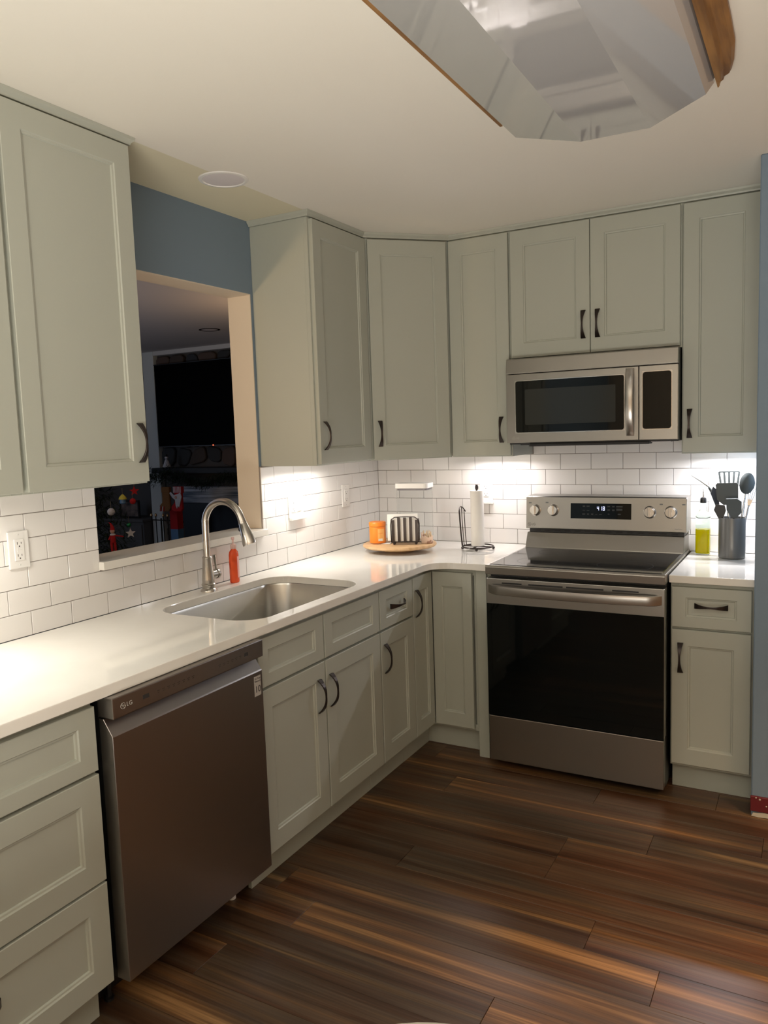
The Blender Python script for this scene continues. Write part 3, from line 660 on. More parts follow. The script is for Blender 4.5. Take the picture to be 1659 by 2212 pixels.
def mh(bm):
    N = 14; rows = []
    for i in range(N + 1):
        u = i / N; s2 = abs(2 * u - 1); z = 0.028 + 0.288 * u; out = 0.014 + 0.026 * (1 - s2 ** 2.2)
        y = -0.398 - out
        rows.append([bm.verts.new(p) for p in ((0.546, y + 0.010, z), (0.546, y + 0.002, z), (0.549, y, z), (0.575, y, z), (0.578, y + 0.002, z), (0.578, y + 0.010, z))])
    for a, b2 in zip(rows, rows[1:]):
        for k in range(6): bm.faces.new((a[k], a[(k + 1) % 6], b2[(k + 1) % 6], b2[k]))
    bm.faces.new(rows[0][::-1]); bm.faces.new(rows[-1])
    box(bm, 0.550, 0.574, -0.410, -0.397, 0.032, 0.046); box(bm, 0.550, 0.574, -0.410, -0.397, 0.298, 0.312)
mk('door_handle', mh, M['steel'], dm, smooth=True)
cp = mk('control_panel', [(0.599, MW, -0.398, -0.366, 0.008, 0.323)], M['steelv'], t, bevel=0.002, seg=2)
mk('keypad_glass', lambda bm: prism(bm, rrect(0.614, 0.731, 0.055, 0.297, 0.012, 4), -0.3995, -0.397, 'y'), M['blackglass'], cp)
mk('keypad_rim', lambda bm: [box(bm, *b2) for b2 in ((0.611, 0.734, -0.3985, -0.3975, 0.052, 0.055), (0.611, 0.734, -0.3985, -0.3975, 0.297, 0.300), (0.611, 0.614, -0.3985, -0.3975, 0.055, 0.297), (0.731, 0.734, -0.3985, -0.3975, 0.055, 0.297))], M['toolsteel'], cp)
def mkeys(bm):
    for r in range(9):
        for c2 in range(3):
            x = 0.632 + c2 * 0.034; z = 0.080 + r * 0.020
            box(bm, x, x + 0.012, -0.39975, -0.3994, z, z + 0.005)
mk('keypad_marks', mkeys, mat('very_dim_print', (0.005, 0.006, 0.006), 0.1, Specular_IOR_Level=0.28), cp)
mk('bottom_vent', [(0.10, MW - 0.12, -0.38, -0.30, -0.010, 0.002), (0.02, 0.60, -0.27, -0.05, -0.006, 0.002)], M['dark'], t, bevel=0.002)
mk('lamp_lens', [(0.62, 0.72, -0.33, -0.27, -0.004, 0.001)], M['canlens'], t)
logo(t, 0.034, -0.398, 0.030, 0.014, M['lightprint'])

# ------------------------------------------------------------------ outlets and switches
def outlet(label, loc, rz, kind, lip=False, W=0.073, H=0.118, cat='outlet'):
    t = thing('wall_outlet' if kind != 'switch' else 'wall_switch', label, cat, loc, rz)
    mk('cover_plate', [(-W / 2, W / 2, -0.006, -0.0002, -H / 2, H / 2)], M['white'], t, bevel=0.0035, seg=2)
    def recept(bm):
        for x in ([0] if W < 0.1 else [-0.023, 0.023]):
            box(bm, x - 0.017, x + 0.017, -0.0085, -0.0058, -0.034, 0.034)
    mk('receptacle', recept, M['white'], t, bevel=0.001)
    def slots(bm):
        for x in ([0] if W < 0.1 else [-0.023]):
            for z in (-0.019, 0.019):
                box(bm, x - 0.0075, x - 0.0058, -0.0089, -0.0084, z - 0.002, z + 0.006); box(bm, x + 0.0058, x + 0.0075, -0.0089, -0.0084, z - 0.001, z + 0.005)
                lathe(bm, [(0.0024, 0), (0.0024, 0.0005)], (x, -0.0084, z - 0.008), 10, 'y')
    mk('slots', slots, M['darkprint'], t)
    if kind == 'gfci':
        mk('test_button', [(-0.009, 0.009, -0.0095, -0.0084, -0.007, -0.001), (-0.009, 0.009, -0.0095, -0.0084, 0.001, 0.007)], M['white'], t, bevel=0.0004)
    def screws(bm):
        for x in ([0] if W < 0.1 else [-0.023, 0.023]):
            for z in (-0.048, 0.048): lathe(bm, [(0.003, 0), (0.0026, 0.001)], (x, -0.0059, z), 10, 'y')
    mk('plate_screws', screws, M['whitepaint'], t)
    if W > 0.1: mk('rocker', [(0.010, 0.036, -0.0105, -0.0082, -0.030, 0.030)], M['white'], t, bevel=0.001)
    if lip: mk('lower_lip', [(-W / 2 + 0.003, W / 2 + 0.004, -0.022, -0.0005, -H / 2 - 0.014, -H / 2 + 0.002)], M['white'], t, bevel=0.004, seg=2)
    return t
outlet('white outlet on the tiles left of the pass-through', (0.0095, -2.327, 1.196), SY, 'gfci')
outlet('wide white double cover plate under the lit cabinet right of the pass-through', (0.0095, -0.832, 1.190), SY, 'plain', True, 0.118, 0.118)
outlet('narrow white outlet on the sink wall tiles near the corner', (0.0095, -0.375, 1.194), SY, 'plain')
outlet('white outlet on the back wall partly behind the paper towel roll', (0.668, -0.0095, 1.197), 0, 'plain', True)

# ------------------------------------------------------------------ under-cabinet lights
def bar(label, loc, rz, L, power, col):
    t = thing('under_cabinet_light', label, 'light', loc, rz)
    mk('housing', [(-L / 2, L / 2, -0.014, 0.014, 0.0, 0.014)], M['white'], t, bevel=0.002)
    mk('diffuser', [(-L / 2 + 0.004, L / 2 - 0.004, -0.010, 0.010, -0.001, 0.0005)], M['glow'], t)
    a = area('lamp', (0, 0, -0.003), L * 0.95, 0.02, power, col, (-0.32, 0, 0)); a.parent = t
    return t
LZ = 1.3885
bar('slim light bar under the cabinet right of the pass-through', (0.125, -0.850, LZ), SY, 0.42, 4.0, (1.0, 0.94, 0.86))
bar('slim light bar under the narrow cabinet left of the microwave', (0.765, -0.115, LZ), 0, 0.28, 2.8, (1.0, 0.93, 0.93))
bar('slim light bar under the cabinet right of the microwave', (1.880, -0.115, LZ), 0, 0.20, 6.5, (0.98, 0.96, 1.0))
bar('slim light bar under the cabinet at the left edge', (0.150, -2.700, LZ), SY, 0.36, 4.8, (1.0, 0.94, 0.84))

# ------------------------------------------------------------------ ceiling light fixture
t = thing('ceiling_light', 'large ceiling light with glossy milky diffuser and oak side rails', 'ceiling light', (0, 0, CE))
yA, yB = -1.483, -2.75
def diff(bm):
    prof = [(1.330, -0.001), (1.342, -0.020), (1.371, -0.049), (1.571, -0.102), (1.769, -0.104), (1.915, -0.047), (1.935, -0.022), (1.943, -0.001)]
    A = [bm.verts.new((x, yA + (0.006 if z > -0.01 else 0), z)) for x, z in prof]
    B = [bm.verts.new((x, yB, z)) for x, z in prof]
    for k in range(len(prof) - 1): bm.faces.new((A[k], A[k + 1], B[k + 1], B[k]))
    bm.faces.new(A); bm.faces.new(B[::-1])
mk('diffuser', diff, M['acrylic'], t, bevel=0.004, seg=2, smooth=True, angle=0.12)
def rail(xs):
    def f(bm):
        rows = []
        ys = [(yB - 0.03, 1.0), (yA - 0.33, 1.0), (yA - 0.20, 0.97), (yA - 0.10, 0.80), (yA - 0.045, 0.62), (yA - 0.03, 0.35), (yA - 0.012, 0.30), (yA + 0.0, 0.06)]
        for y, k in ys:
            xo = xs[0] + (xs[1] - xs[0]) * k
            d = xo - xs[0]
            rows.append([bm.verts.new(p) for p in ((xs[0], y, -0.0005), (xs[0], y, -0.034), (xs[0] + d * 0.35, y, -0.036), (xs[0] + d * 0.5, y, -0.026), (xs[0] + d * 0.85, y, -0.022), (xs[0] + d, y, -0.012), (xs[0] + d, y, -0.0005))])
        for a, b2 in zip(rows, rows[1:]):
            for k in range(7): bm.faces.new((a[k], a[(k + 1) % 7], b2[(k + 1) % 7], b2[k]))
        bm.faces.new(rows[0][::-1]); bm.faces.new(rows[-1])
    return f
mk('side_rail', rail((1.944, 2.006)), M['oak'], t)
mk('side_rail', [(1.3195, 1.329, yB - 0.03, yA, -0.006, -0.0005)], M['oak'], t)
# recessed cans
def can(label, x, y, z, m):
    t = thing('recessed_light', label, 'ceiling light', (x, y, z))
    mk('trim_ring', lambda bm: lathe(bm, [(0.074, -0.002), (0.078, -0.005), (0.088, -0.004), (0.091, -0.0005)], seg=40, cap=False), m, t, smooth=True)
    mk('lens', lambda bm: lathe(bm, [(0.001, -0.0045), (0.05, -0.004), (0.0745, -0.0022)], seg=40, cap=False), M['canlens'], t, smooth=True)
can('round white recessed light in the kitchen ceiling near the pass-through', 0.290, -1.575, CE, M['white'])
can('dark recessed light in the living room ceiling beyond the pass-through', -2.44, 1.43, CE, M['iron'])

# ------------------------------------------------------------------ lazy susan group
TX, TY = 0.335, -0.385
t = thing('turntable_tray', 'round light wood turntable in the worktop corner', 'tray', (TX, TY, CTZ + 0.001))
mk('foot', lambda bm: lathe(bm, [(0.085, 0), (0.085, 0.014), (0.06, 0.018)], seg=32), M['lightwood'], t, smooth=True)
mk('disc', lambda bm: lathe(bm, [(0.155, 0.018), (0.183, 0.022), (0.190, 0.029), (0.188, 0.037), (0.182, 0.0395)], seg=56), M['lightwood'], t, smooth=True)
TZ = CTZ + 0.001 + 0.040
t = thing('jar', 'orange plastic jar with screw lid on the turntable', 'jar', (0.238, -0.440, TZ + 0.003))
mk('body', lambda bm: lathe(bm, [(0.038, 0), (0.042, 0.003), (0.0425, 0.083), (0.041, 0.086)], seg=36), M['orange'], t, smooth=True)
mk('lid', lambda bm: lathe(bm, [(0.0435, 0.087), (0.044, 0.105), (0.041, 0.109), (0.001, 0.109)], seg=36, cap=False), M['orange'], t, smooth=True)
jl = mk('label', lambda bm: lathe(bm, [(0.0427, 0.012), (0.0427, 0.075)], seg=36, cap=False), mat('jar_label', (0.95, 0.50, 0.15), 0.4), t, smooth=True)
bm = bmesh.new(); bm.from_mesh(jl.data)
bmesh.ops.delete(bm, geom=[f for f in bm.faces if not (-1.05 < math.atan2(f.calc_center_median().y, f.calc_center_median().x) < -0.25)], context='FACES'); bm.to_mesh(jl.data); bm.free()
o = mk('barcode_patch', [(-0.011, 0.011, -0.0008, 0, 0.014, 0.026)], M['napkin'], t); o.location = (0.0325, -0.0300, 0); o.rotation_euler = (0, 0, 0.83)
o = text('label_print', '====', 0.010, M['orange'], t, (0.0330, -0.0295, 0.052), (PI / 2, 0, 0.83))
c = mk('paper_card', [(-0.05, 0.05, -0.035, 0.035, 0, 0.0015)], M['napkin']); c.location = (0.260, -0.430, TZ + 0.0006); c.rotation_euler = (0, 0, 0.2)
tag(c, 'white paper card lying under the orange jar', 'card')
# napkin holder
NR = 0.40
t = thing('napkin_holder', 'dark striped metal napkin holder on the turntable', 'napkin holder', (0.392, -0.430, TZ), NR)
def nh(y):
    def f(bm):
        for k in range(5):
            x = -0.068 + k * 0.0293
            h = 0.138 if 0 < k < 4 else 0.132
            box(bm, x, x + 0.0145, y - 0.0012, y + 0.0012, 0.016, h)
        x = 0.0
    return f
def nhframe(y):
    def f(bm):
        P = [(-0.069, 0.014), (-0.071, 0.10), (-0.067, 0.128), (-0.050, 0.140), (0, 0.142), (0.050, 0.140), (0.067, 0.128), (0.071, 0.10), (0.069, 0.014)]
        tube(bm, [(x, y, z) for x, z in P], 0.0025, 8); tube(bm, [(-0.069, y, 0.014), (0.069, y, 0.014)], 0.0025, 8)
    return f
for y in (-0.022, 0.022):
    fp = mk('side_frame', nhframe(y), M['bronze'], t, smooth=True)
    for k in range(5):
        x = -0.0665 + k * 0.0297
        mk('bar', [(x, x + 0.0145, y - 0.0012, y + 0.0012, 0.015, 0.138 if 0 < k < 4 else 0.126)], M['bronze'], fp)
mk('base_rod', lambda bm: [tube(bm, [(x, -0.024, 0.012), (x, 0.024, 0.012)], 0.0025, 8) for x in (-0.055, 0.055)], M['bronze'], t)
for x in (-0.055, 0.055):
    for y in (-0.022, 0.022):
        o = mk('ball_foot', lambda bm: lathe(bm, [(0.001, 0), (0.005, 0.002), (0.0065, 0.0065), (0.005, 0.011), (0.001, 0.013)], (x, y, 0), 12), M['bronze'], t, smooth=True)
def naps(bm):
    for k in range(7):
        a = random.uniform(-0.004, 0.004); b2 = random.uniform(-0.003, 0.003)
        y = -0.017 + k * 0.0055
        box(bm, -0.070 + a - (0.018 if k > 4 else 0), 0.066 + a, y, y + 0.0045, 0.018, 0.134 + b2 + (0.016 if k > 4 else 0))
n = mk('napkins', naps, M['napkin']); n.location = (0.392, -0.430, TZ); n.rotation_euler = (0, 0, NR)
tag(n, 'stack of white paper napkins standing in the striped holder', 'napkins')
# clear container
t = thing('storage_container', 'tall clear storage container with white lid at the back of the turntable', 'container', (0.385, -0.300, TZ), 0.13)
def shell(bm):
    R1 = []
    for ins, z in ((0.0, 0.0), (0.0, 0.276), (0.003, 0.276), (0.003, 0.003)):
        R1.append([bm.verts.new((x, y, z)) for x, y in rrect(-0.086 + ins, 0.086 - ins, -0.055 + ins, 0.055 - ins, 0.018, 5)])
    for a, b2 in zip(R1, R1[1:]):
        for k in range(len(a)): bm.faces.new((a[k], a[(k + 1) % len(a)], b2[(k + 1) % len(a)], b2[k]))
    bm.faces.new(R1[0][::-1]); bm.faces.new(R1[-1])
mk('body', shell, M['clear'], t, smooth=True)
mk('lid', lambda bm: prism(bm, rrect(-0.089, 0.089, -0.058, 0.058, 0.02, 5), 0.276, 0.302), M['white'], t, bevel=0.003, seg=2)
mk('seal', lambda bm: prism(bm, rrect(-0.082, 0.082, -0.051, 0.051, 0.016, 5), 0.266, 0.276), mat('grey_seal', (0.35, 0.33, 0.36), 0.5), t)
# snack packet
t = thing('snack_packet', 'small open beige patterned packet right of the napkin holder', 'packet', (0.486, -0.372, TZ), 0.35)
mk('packet', lambda bm: prism(bm, [(-0.028, 0), (0.028, 0.0), (0.030, 0.040), (0.006, 0.030), (-0.030, 0.058)], -0.014, 0.014, 'y'), M['packet'], t, bevel=0.002)
def snk(bm):
    for k in range(9):
        x = -0.022 + 0.0055 * k; tube(bm, [(x, random.uniform(-.009, .009), 0.03), (x + random.uniform(-.006, .006), random.uniform(-.009, .009), 0.052 + random.random() * 0.014)], 0.004, 7)
mk('snack_pieces', snk, M['snack'], t, smooth=True)
# ------------------------------------------------------------------ paper towel
t = thing('paper_towel_holder', 'dark metal paper towel holder with side arm on the back worktop', 'paper towel holder', (0.705, -0.235, CTZ + 0.001))
cx0 = 0
mk('base_ring', lambda bm: tube(bm, [(0.078 * math.cos(2 * PI * k / 36), 0.078 * math.sin(2 * PI * k / 36), 0.014) for k in range(37)], 0.004, 8), M['bronze'], t, smooth=True)
mk('cross_bar', lambda bm: (tube(bm, [(-0.076, 0, 0.014), (0.076, 0, 0.014)], 0.0035, 8), tube(bm, [(0, -0.076, 0.014), (0, 0.076, 0.014)], 0.0035, 8)), M['bronze'], t)
for a in (0.3, 1.9, 3.5, 5.0):
    mk('ball_foot', lambda bm: lathe(bm, [(0.001, 0), (0.006, 0.002), (0.008, 0.007), (0.006, 0.012), (0.001, 0.014)], (0.078 * math.cos(a), 0.078 * math.sin(a), 0), 12), M['bronze'], t, smooth=True)
mk('post', lambda bm: lathe(bm, [(0.005, 0.014), (0.005, 0.302), (0.008, 0.306), (0.0085, 0.318), (0.005, 0.328), (0.001, 0.330)], seg=14), M['bronze'], t, smooth=True)
for a in (-0.36, -0.13, 0.13, 0.36):
    ca, sa = -math.cos(a), math.sin(a)
    mk('arm_rod', lambda bm: tube(bm, [(0.080 * ca, 0.080 * sa, 0.014), (0.086 * ca, 0.086 * sa, 0.08), (0.090 * ca, 0.090 * sa, 0.15), (0.092 * ca, 0.092 * sa, 0.214 - a * a * 0.12)], 0.0023, 8), M['bronze'], t, smooth=True)
mk('arm_hoop', lambda bm: tube(bm, [(-0.090 * math.cos(a), 0.090 * math.sin(a), 0.215 - a * a * 0.14) for a in [(-0.45 + 0.09 * k) for k in range(11)]], 0.003, 8), M['bronze'], t, smooth=True)
r = mk('paper_towel_roll', lambda bm: lathe(bm, [(0.0065, 0.0), (0.033, 0.0), (0.0335, 0.002), (0.0335, 0.277), (0.033, 0.279), (0.0065, 0.279), (0.0065, 0.0)], seg=36, cap=False), M['paper'], smooth=True)
r.location = (0.705, -0.235, CTZ + 0.001 + 0.0185); tag(r, 'white paper towel roll standing on its holder', 'paper towel roll')

# ------------------------------------------------------------------ oil bottle
t = thing('oil_bottle', 'glass bottle half full of yellow oil with pourer beside the range', 'bottle', (1.752, -0.075, CTZ + 0.001))
def sq(bm, prof, n=4):
    R1 = [[bm.verts.new((x, y, z)) for x, y in rrect(-r, r, -r, r, min(rr, r * 0.99), n)] for r, z, rr in prof]
    for a, b2 in zip(R1, R1[1:]):
        for k in range(len(a)): bm.faces.new((a[k], a[(k + 1) % len(a)], b2[(k + 1) % len(a)], b2[k]))
    bm.faces.new(R1[0][::-1]); bm.faces.new(R1[-1])
mk('glass', lambda bm: sq(bm, [(0.030, 0, 0.01), (0.0305, 0.003, 0.01), (0.0305, 0.158, 0.010), (0.031, 0.172, 0.014), (0.026, 0.187, 0.022), (0.018, 0.199, 0.0178), (0.0130, 0.205, 0.0128), (0.0125, 0.238, 0.0124)]), M['glassgreen'], t, smooth=True)
mk('oil', lambda bm: sq(bm, [(0.027, 0.004, 0.01), (0.0290, 0.010, 0.010), (0.0290, 0.116, 0.010)]), M['oil'], t, smooth=True)
mk('stopper', lambda bm: lathe(bm, [(0.0135, 0.236), (0.0145, 0.240), (0.0135, 0.244), (0.0145, 0.248), (0.0135, 0.252), (0.0125, 0.258), (0.006, 0.262)], seg=18), M['black'], t, smooth=True)
mk('spout', lambda bm: tube(bm, [(0, 0, 0.26), (0, 0, 0.275), (-0.002, -0.002, 0.30)], [0.0045, 0.003, 0.0025], 10), M['toolsteel'], t, smooth=True)

# ------------------------------------------------------------------ utensil crock
KX, KY = 1.880, -0.150
t = thing('utensil_crock', 'dark grey metal crock of kitchen utensils by the blue wall end', 'crock', (KX, KY, CTZ + 0.001))
mk('crock', lambda bm: lathe(bm, [(0.052, 0), (0.0555, 0.003), (0.0555, 0.178), (0.055, 0.180), (0.053, 0.180), (0.053, 0.006), (0.001, 0.006)], seg=40, cap=False), M['crock'], t, smooth=True)
def utensil(name, label, cat, bx, by, tipx, tipy, tipz, headfn, hm, handle_m=None, twist=0.0):
    """rod from inside the crock up to (tipx,tipy,tipz) (relative to crock base centre)"""
    t = thing(name, label, cat, (KX + bx, KY + by, CTZ + 0.009))
    d = Vector((tipx - bx, tipy - by, tipz - 0.008)); L = d.length
    q = Vector((0, 0, 1)).rotation_difference(d.normalized())
    mk('handle', lambda bm: tube(bm, [(0, 0, 0.012), (0, 0, L * 0.6), (0, 0, L)], [0.0055, 0.005, 0.004], 10), handle_m or M['toolsteel'], t, smooth=True).rotation_euler = q.to_euler()
    h = mk('head', headfn, hm, t, smooth=True, bevel=0.0)
    mm = Matrix.Translation(d) @ q.to_matrix().to_4x4() @ Matrix.Rotation(twist, 4, 'Z')
    h.matrix_local = mm
    return t
def slotted(bm):   # frame with four slots, upright plate
    W, H = 0.088, 0.098
    def wd(z): return 0.5 * (0.066 + (W - 0.066) * z / H)
    box(bm, -0.030, 0.030, -0.0015, 0.0015, -0.01, 0.035)
    prism(bm, [(-wd(H), H - 0.007), (wd(H), H - 0.007), (wd(H) - 0.003, H), (-wd(H) + 0.003, H)], -0.0015, 0.0015, 'y')
    for k in range(5):
        u = -1 + k * 0.5; a0 = u * (wd(0.03) - 0.003); a1 = u * (wd(H) - 0.003)
        prism(bm, [(a0 - 0.0045, 0.032), (a0 + 0.0045, 0.032), (a1 + 0.0045, H - 0.004), (a1 - 0.0045, H - 0.004)], -0.0015, 0.0015, 'y')
utensil('slotted_spatula', 'dark slotted spatula rising highest from the crock', 'spatula', -0.010, 0.012, -0.016, 0.034, 0.285, slotted, M['nylon'], twist=0.1)
def turner(bm): prism(bm, [(-0.018, -0.012), (0.018, -0.012), (0.043, 0.012), (0.046, 0.075), (0.040, 0.084), (-0.040, 0.086), (-0.046, 0.078), (-0.043, 0.012)], -0.002, 0.002, 'y')
utensil('turner', 'wide dark solid turner in front of the slotted spatula', 'spatula', -0.004, -0.004, -0.018, -0.004, 0.248, turner, M['nylon'])
def scraper(bm): prism(bm, [(-0.008, -0.006), (0.010, -0.006), (0.032, 0.02), (0.032, 0.068), (0.014, 0.082), (-0.030, 0.080), (-0.028, 0.03)], -0.004, 0.004, 'y')
utensil('scraper', 'small dark angled scraper lowest at the front of the crock', 'spatula', 0.010, -0.02, 0.010, -0.046, 0.188, scraper, M['nylon'])
def spoon(bm):
    n, rr = 20, []
    for j in range(7):
        f = j / 6.0; s = 1 - f; dpt = 0.014 * (1 - s * s)
        rr.append([bm.verts.new((0.031 * s * math.cos(2 * PI * k / n), 0.004 + dpt, 0.048 + 0.048 * s * math.sin(2 * PI * k / n))) for k in range(n)] if s > 0 else None)
    for a, b2 in zip(rr[:-1], rr[1:-1]):
        for k in range(n): bm.faces.new((a[k], a[(k + 1) % n], b2[(k + 1) % n], b2[k]))
    bm.faces.new(rr[-2])
    lo = [bm.verts.new((v.co.x, v.co.y - 0.003, v.co.z)) for v in rr[0]]
    for k in range(n): bm.faces.new((rr[0][k], rr[0][(k + 1) % n], lo[(k + 1) % n], lo[k]))
    bm.faces.new(lo)
utensil('serving_spoon', 'dark oval spoon leaning right out of the crock', 'spoon', 0.016, 0.005, 0.052, 0.004, 0.283, spoon, M['nylon'], twist=PI)
def fork(bm):
    for k in range(4):
        x = -0.012 + 0.008 * k; tube(bm, [(x * 0.6, 0, 0.02), (x, 0.002, 0.045), (x * 1.1, 0.0, 0.105)], [0.002, 0.002, 0.0014], 7)
    prism(bm, [(-0.005, -0.004), (0.005, -0.004), (0.011, 0.026), (-0.011, 0.026)], -0.0015, 0.0015, 'y')
utensil('serving_fork', 'steel serving fork leaning far right toward the blue wall end', 'fork', 0.02, 0.022, 0.064, 0.034, 0.232, fork, M['toolsteel'])
def tongs(bm): prism(bm, [(-0.006, -0.01), (0.006, -0.01), (0.016, 0.03), (0.018, 0.065), (0.004, 0.085), (-0.014, 0.06)], -0.003, 0.003, 'y')
utensil('tongs', 'black tipped steel tongs leaning left out of the crock', 'tongs', -0.005, 0.012, -0.062, 0.004, 0.232, tongs, M['black'], twist=0.5)
def ladle(bm): prism(bm, [(-0.010, -0.02), (0.010, -0.02), (0.024, 0.01), (0.022, 0.034), (-0.012, 0.044), (-0.024, 0.02)], -0.006, 0.006, 'y')
utensil('masher', 'short black headed utensil between tongs and turner', 'utensil', -0.02, -0.022, -0.046, -0.022, 0.198, ladle, M['black'])
tp = thing('thermometer_probe', 'thin pointed steel probe with dark grip jutting left over the oil bottle', 'thermometer', (KX + 0.012, KY + 0.034, CTZ + 0.010))
mk('shaft', lambda bm: tube(bm, [(0, 0, 0.0), (-0.055, 0.0, 0.175), (-0.085, 0, 0.255)], 0.004, 8), M['toolsteel'], tp, smooth=True)
mk('grip', lambda bm: tube(bm, [(-0.085, 0, 0.255), (-0.100, 0, 0.285), (-0.112, 0, 0.302)], [0.007, 0.009, 0.006], 10), M['nylon'], tp, smooth=True)
mk('needle', lambda bm: tube(bm, [(-0.110, 0, 0.300), (-0.150, 0, 0.330), (-0.188, 0, 0.355)], [0.003, 0.0025, 0.001], 8), M['toolsteel'], tp, smooth=True)

# ------------------------------------------------------------------ living room beyond the pass-through
LX0 = -6.0; FY = 2.35
struct(mk('living_ceiling', [(LX0, -WT, -6.5, 2.7, CE, CE + 0.1)], mat('living_ceiling_paint', (0.60, 0.58, 0.58), 0.85)))
struct(mk('living_floor', [(LX0, -WT, -6.5, 2.7, -0.06, 0)], mat('living_carpet', (0.12, 0.09, 0.07), 0.95)))
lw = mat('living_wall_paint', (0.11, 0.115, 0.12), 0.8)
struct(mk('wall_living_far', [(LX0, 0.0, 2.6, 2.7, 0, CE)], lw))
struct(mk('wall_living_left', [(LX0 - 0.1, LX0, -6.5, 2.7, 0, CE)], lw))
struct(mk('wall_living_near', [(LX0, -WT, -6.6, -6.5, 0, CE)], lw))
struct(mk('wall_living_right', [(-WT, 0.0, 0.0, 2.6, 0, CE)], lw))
struct(mk('trim_4', [(-4.185, -4.025, FY - 0.03, 2.6, 0, CE)], mat('grey_white_column', (0.62, 0.66, 0.64), 0.6), bevel=0.004))
fp = thing('fireplace', 'dark stone fireplace beyond the pass-through with wooden beam and mantel', 'fireplace', (-3.0, FY, 0))
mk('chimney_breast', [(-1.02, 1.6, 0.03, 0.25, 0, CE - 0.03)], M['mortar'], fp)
mk('top_trim', [(-1.02, 1.6, -0.03, 0.03, CE - 0.045, CE - 0.001)], M['whitepaint'], fp)
zr = [0.0, 0.22, 0.42, 0.62, 0.82, 1.03, 1.23, 1.42, 1.62, 1.83, 2.04, 2.24, 2.41]
random.seed(11)
nx = 13
pts2 = [[(-1.02 + 2.62 * i / nx + (random.uniform(-.06, .06) if 0 < i < nx else 0), z + (random.uniform(-.05, .05) if 0 < j < 12 else 0)) for i in range(nx + 1)] for j, z in enumerate(zr)]
for j in range(12):
    for i in range(nx):
        q = [pts2[j][i], pts2[j][i + 1], pts2[j + 1][i + 1], pts2[j + 1][i]]
        cx, cz = sum(a for a, _ in q) / 4, sum(b2 for _, b2 in q) / 4
        if 0.0 < cz < 0.80 and cx > -0.70: continue
        if 1.02 < cz < 1.2 or 0.80 <= cz < 1.02: continue
        P = []
        for k in range(4):
            (ax, az), (bx, bz) = q[k], q[(k + 1) % 4]
            for u in (0.2, 0.8):
                px, pz = ax + (bx - ax) * u, az + (bz - az) * u
                P.append((cx + (px - cx) * 0.90, cz + (pz - cz) * 0.88))
        dpt = random.uniform(-0.02, 0.008)
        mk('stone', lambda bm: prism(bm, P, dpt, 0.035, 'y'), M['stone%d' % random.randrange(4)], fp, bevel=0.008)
mk('mantel_shelf', [(-0.98, 1.5, -0.20, 0.03, 1.165, 1.222)], M['mantel'], fp, bevel=0.004)
mk('whitewashed_beam', [(-0.72, 1.5, -0.06, 0.03, 0.845, 1.020)], M['whitewash'], fp, bevel=0.006)
mk('firebox', [(-0.72, 1.5, -0.035, 0.03, 0.0, 0.843)], M['firebox'], fp, bevel=0.004)
tv = thing('television', 'large black television hanging on the dark stone chimney', 'television', (-3.0, FY, 1.45))
mk('screen', [(-0.975, 0.95, -0.075, -0.022, 0.0, 0.855)], M['tv'], tv, bevel=0.004)
mk('bezel', [(-0.985, 0.96, -0.070, -0.024, -0.008, 0.0), (-0.985, 0.96, -0.070, -0.024, 0.855, 0.863)], M['black'], tv)
mk('standby_light', lambda bm: lathe(bm, [(0.006, 0), (0.006, 0.003)], (-0.213, -0.0755, -0.002), 10, 'y'), M['led'], tv)
# garland
def garland(bm):
    random.seed(3)
    for k in range(4500):
        x = random.uniform(-1.10, 1.3); zc = 1.10 + 0.03 * math.sin(x * 9) + (0.06 if x < -0.6 else 0)
        R1 = 0.09 if x < -0.6 else 0.06
        a = random.uniform(0, 2 * PI); r = random.random() * R1
        p = Vector((x, -0.15 + math.cos(a) * r * 0.8, zc + math.sin(a) * r))
        d = Vector((random.uniform(-1, 1), random.uniform(-1, 0.4), random.uniform(-1, 1))).normalized() * 0.05
        s3 = d.cross(Vector((0.3, 0.2, 1))).normalized() * 0.004
        bm.faces.new([bm.verts.new(q) for q in (p - s3, p + s3, p + d)])
gl = mk('garland', garland, M['green']); gl.location = (-3.0, FY - 0.145, 0.0)
tag(gl, 'dark evergreen garland draped along the fireplace mantel', 'garland')
sn = thing('figurine', 'small pale standing figurine at the left end of the mantel', 'figurine', (-3.83, FY - 0.12, 1.2225))
mk('body', lambda bm: lathe(bm, [(0.03, 0), (0.045, 0.01), (0.028, 0.05), (0.016, 0.085), (0.010, 0.09)], seg=14), M['fur'], sn, smooth=True)
mk('head', lambda bm: lathe(bm, [(0.004, 0.088), (0.017, 0.098), (0.019, 0.108), (0.012, 0.122), (0.002, 0.127)], seg=14), M['fur'], sn, smooth=True)
mk('hat', lambda bm: lathe(bm, [(0.018, 0.118), (0.012, 0.124), (0.012, 0.142)], seg=12), M['iron'], sn, smooth=True)
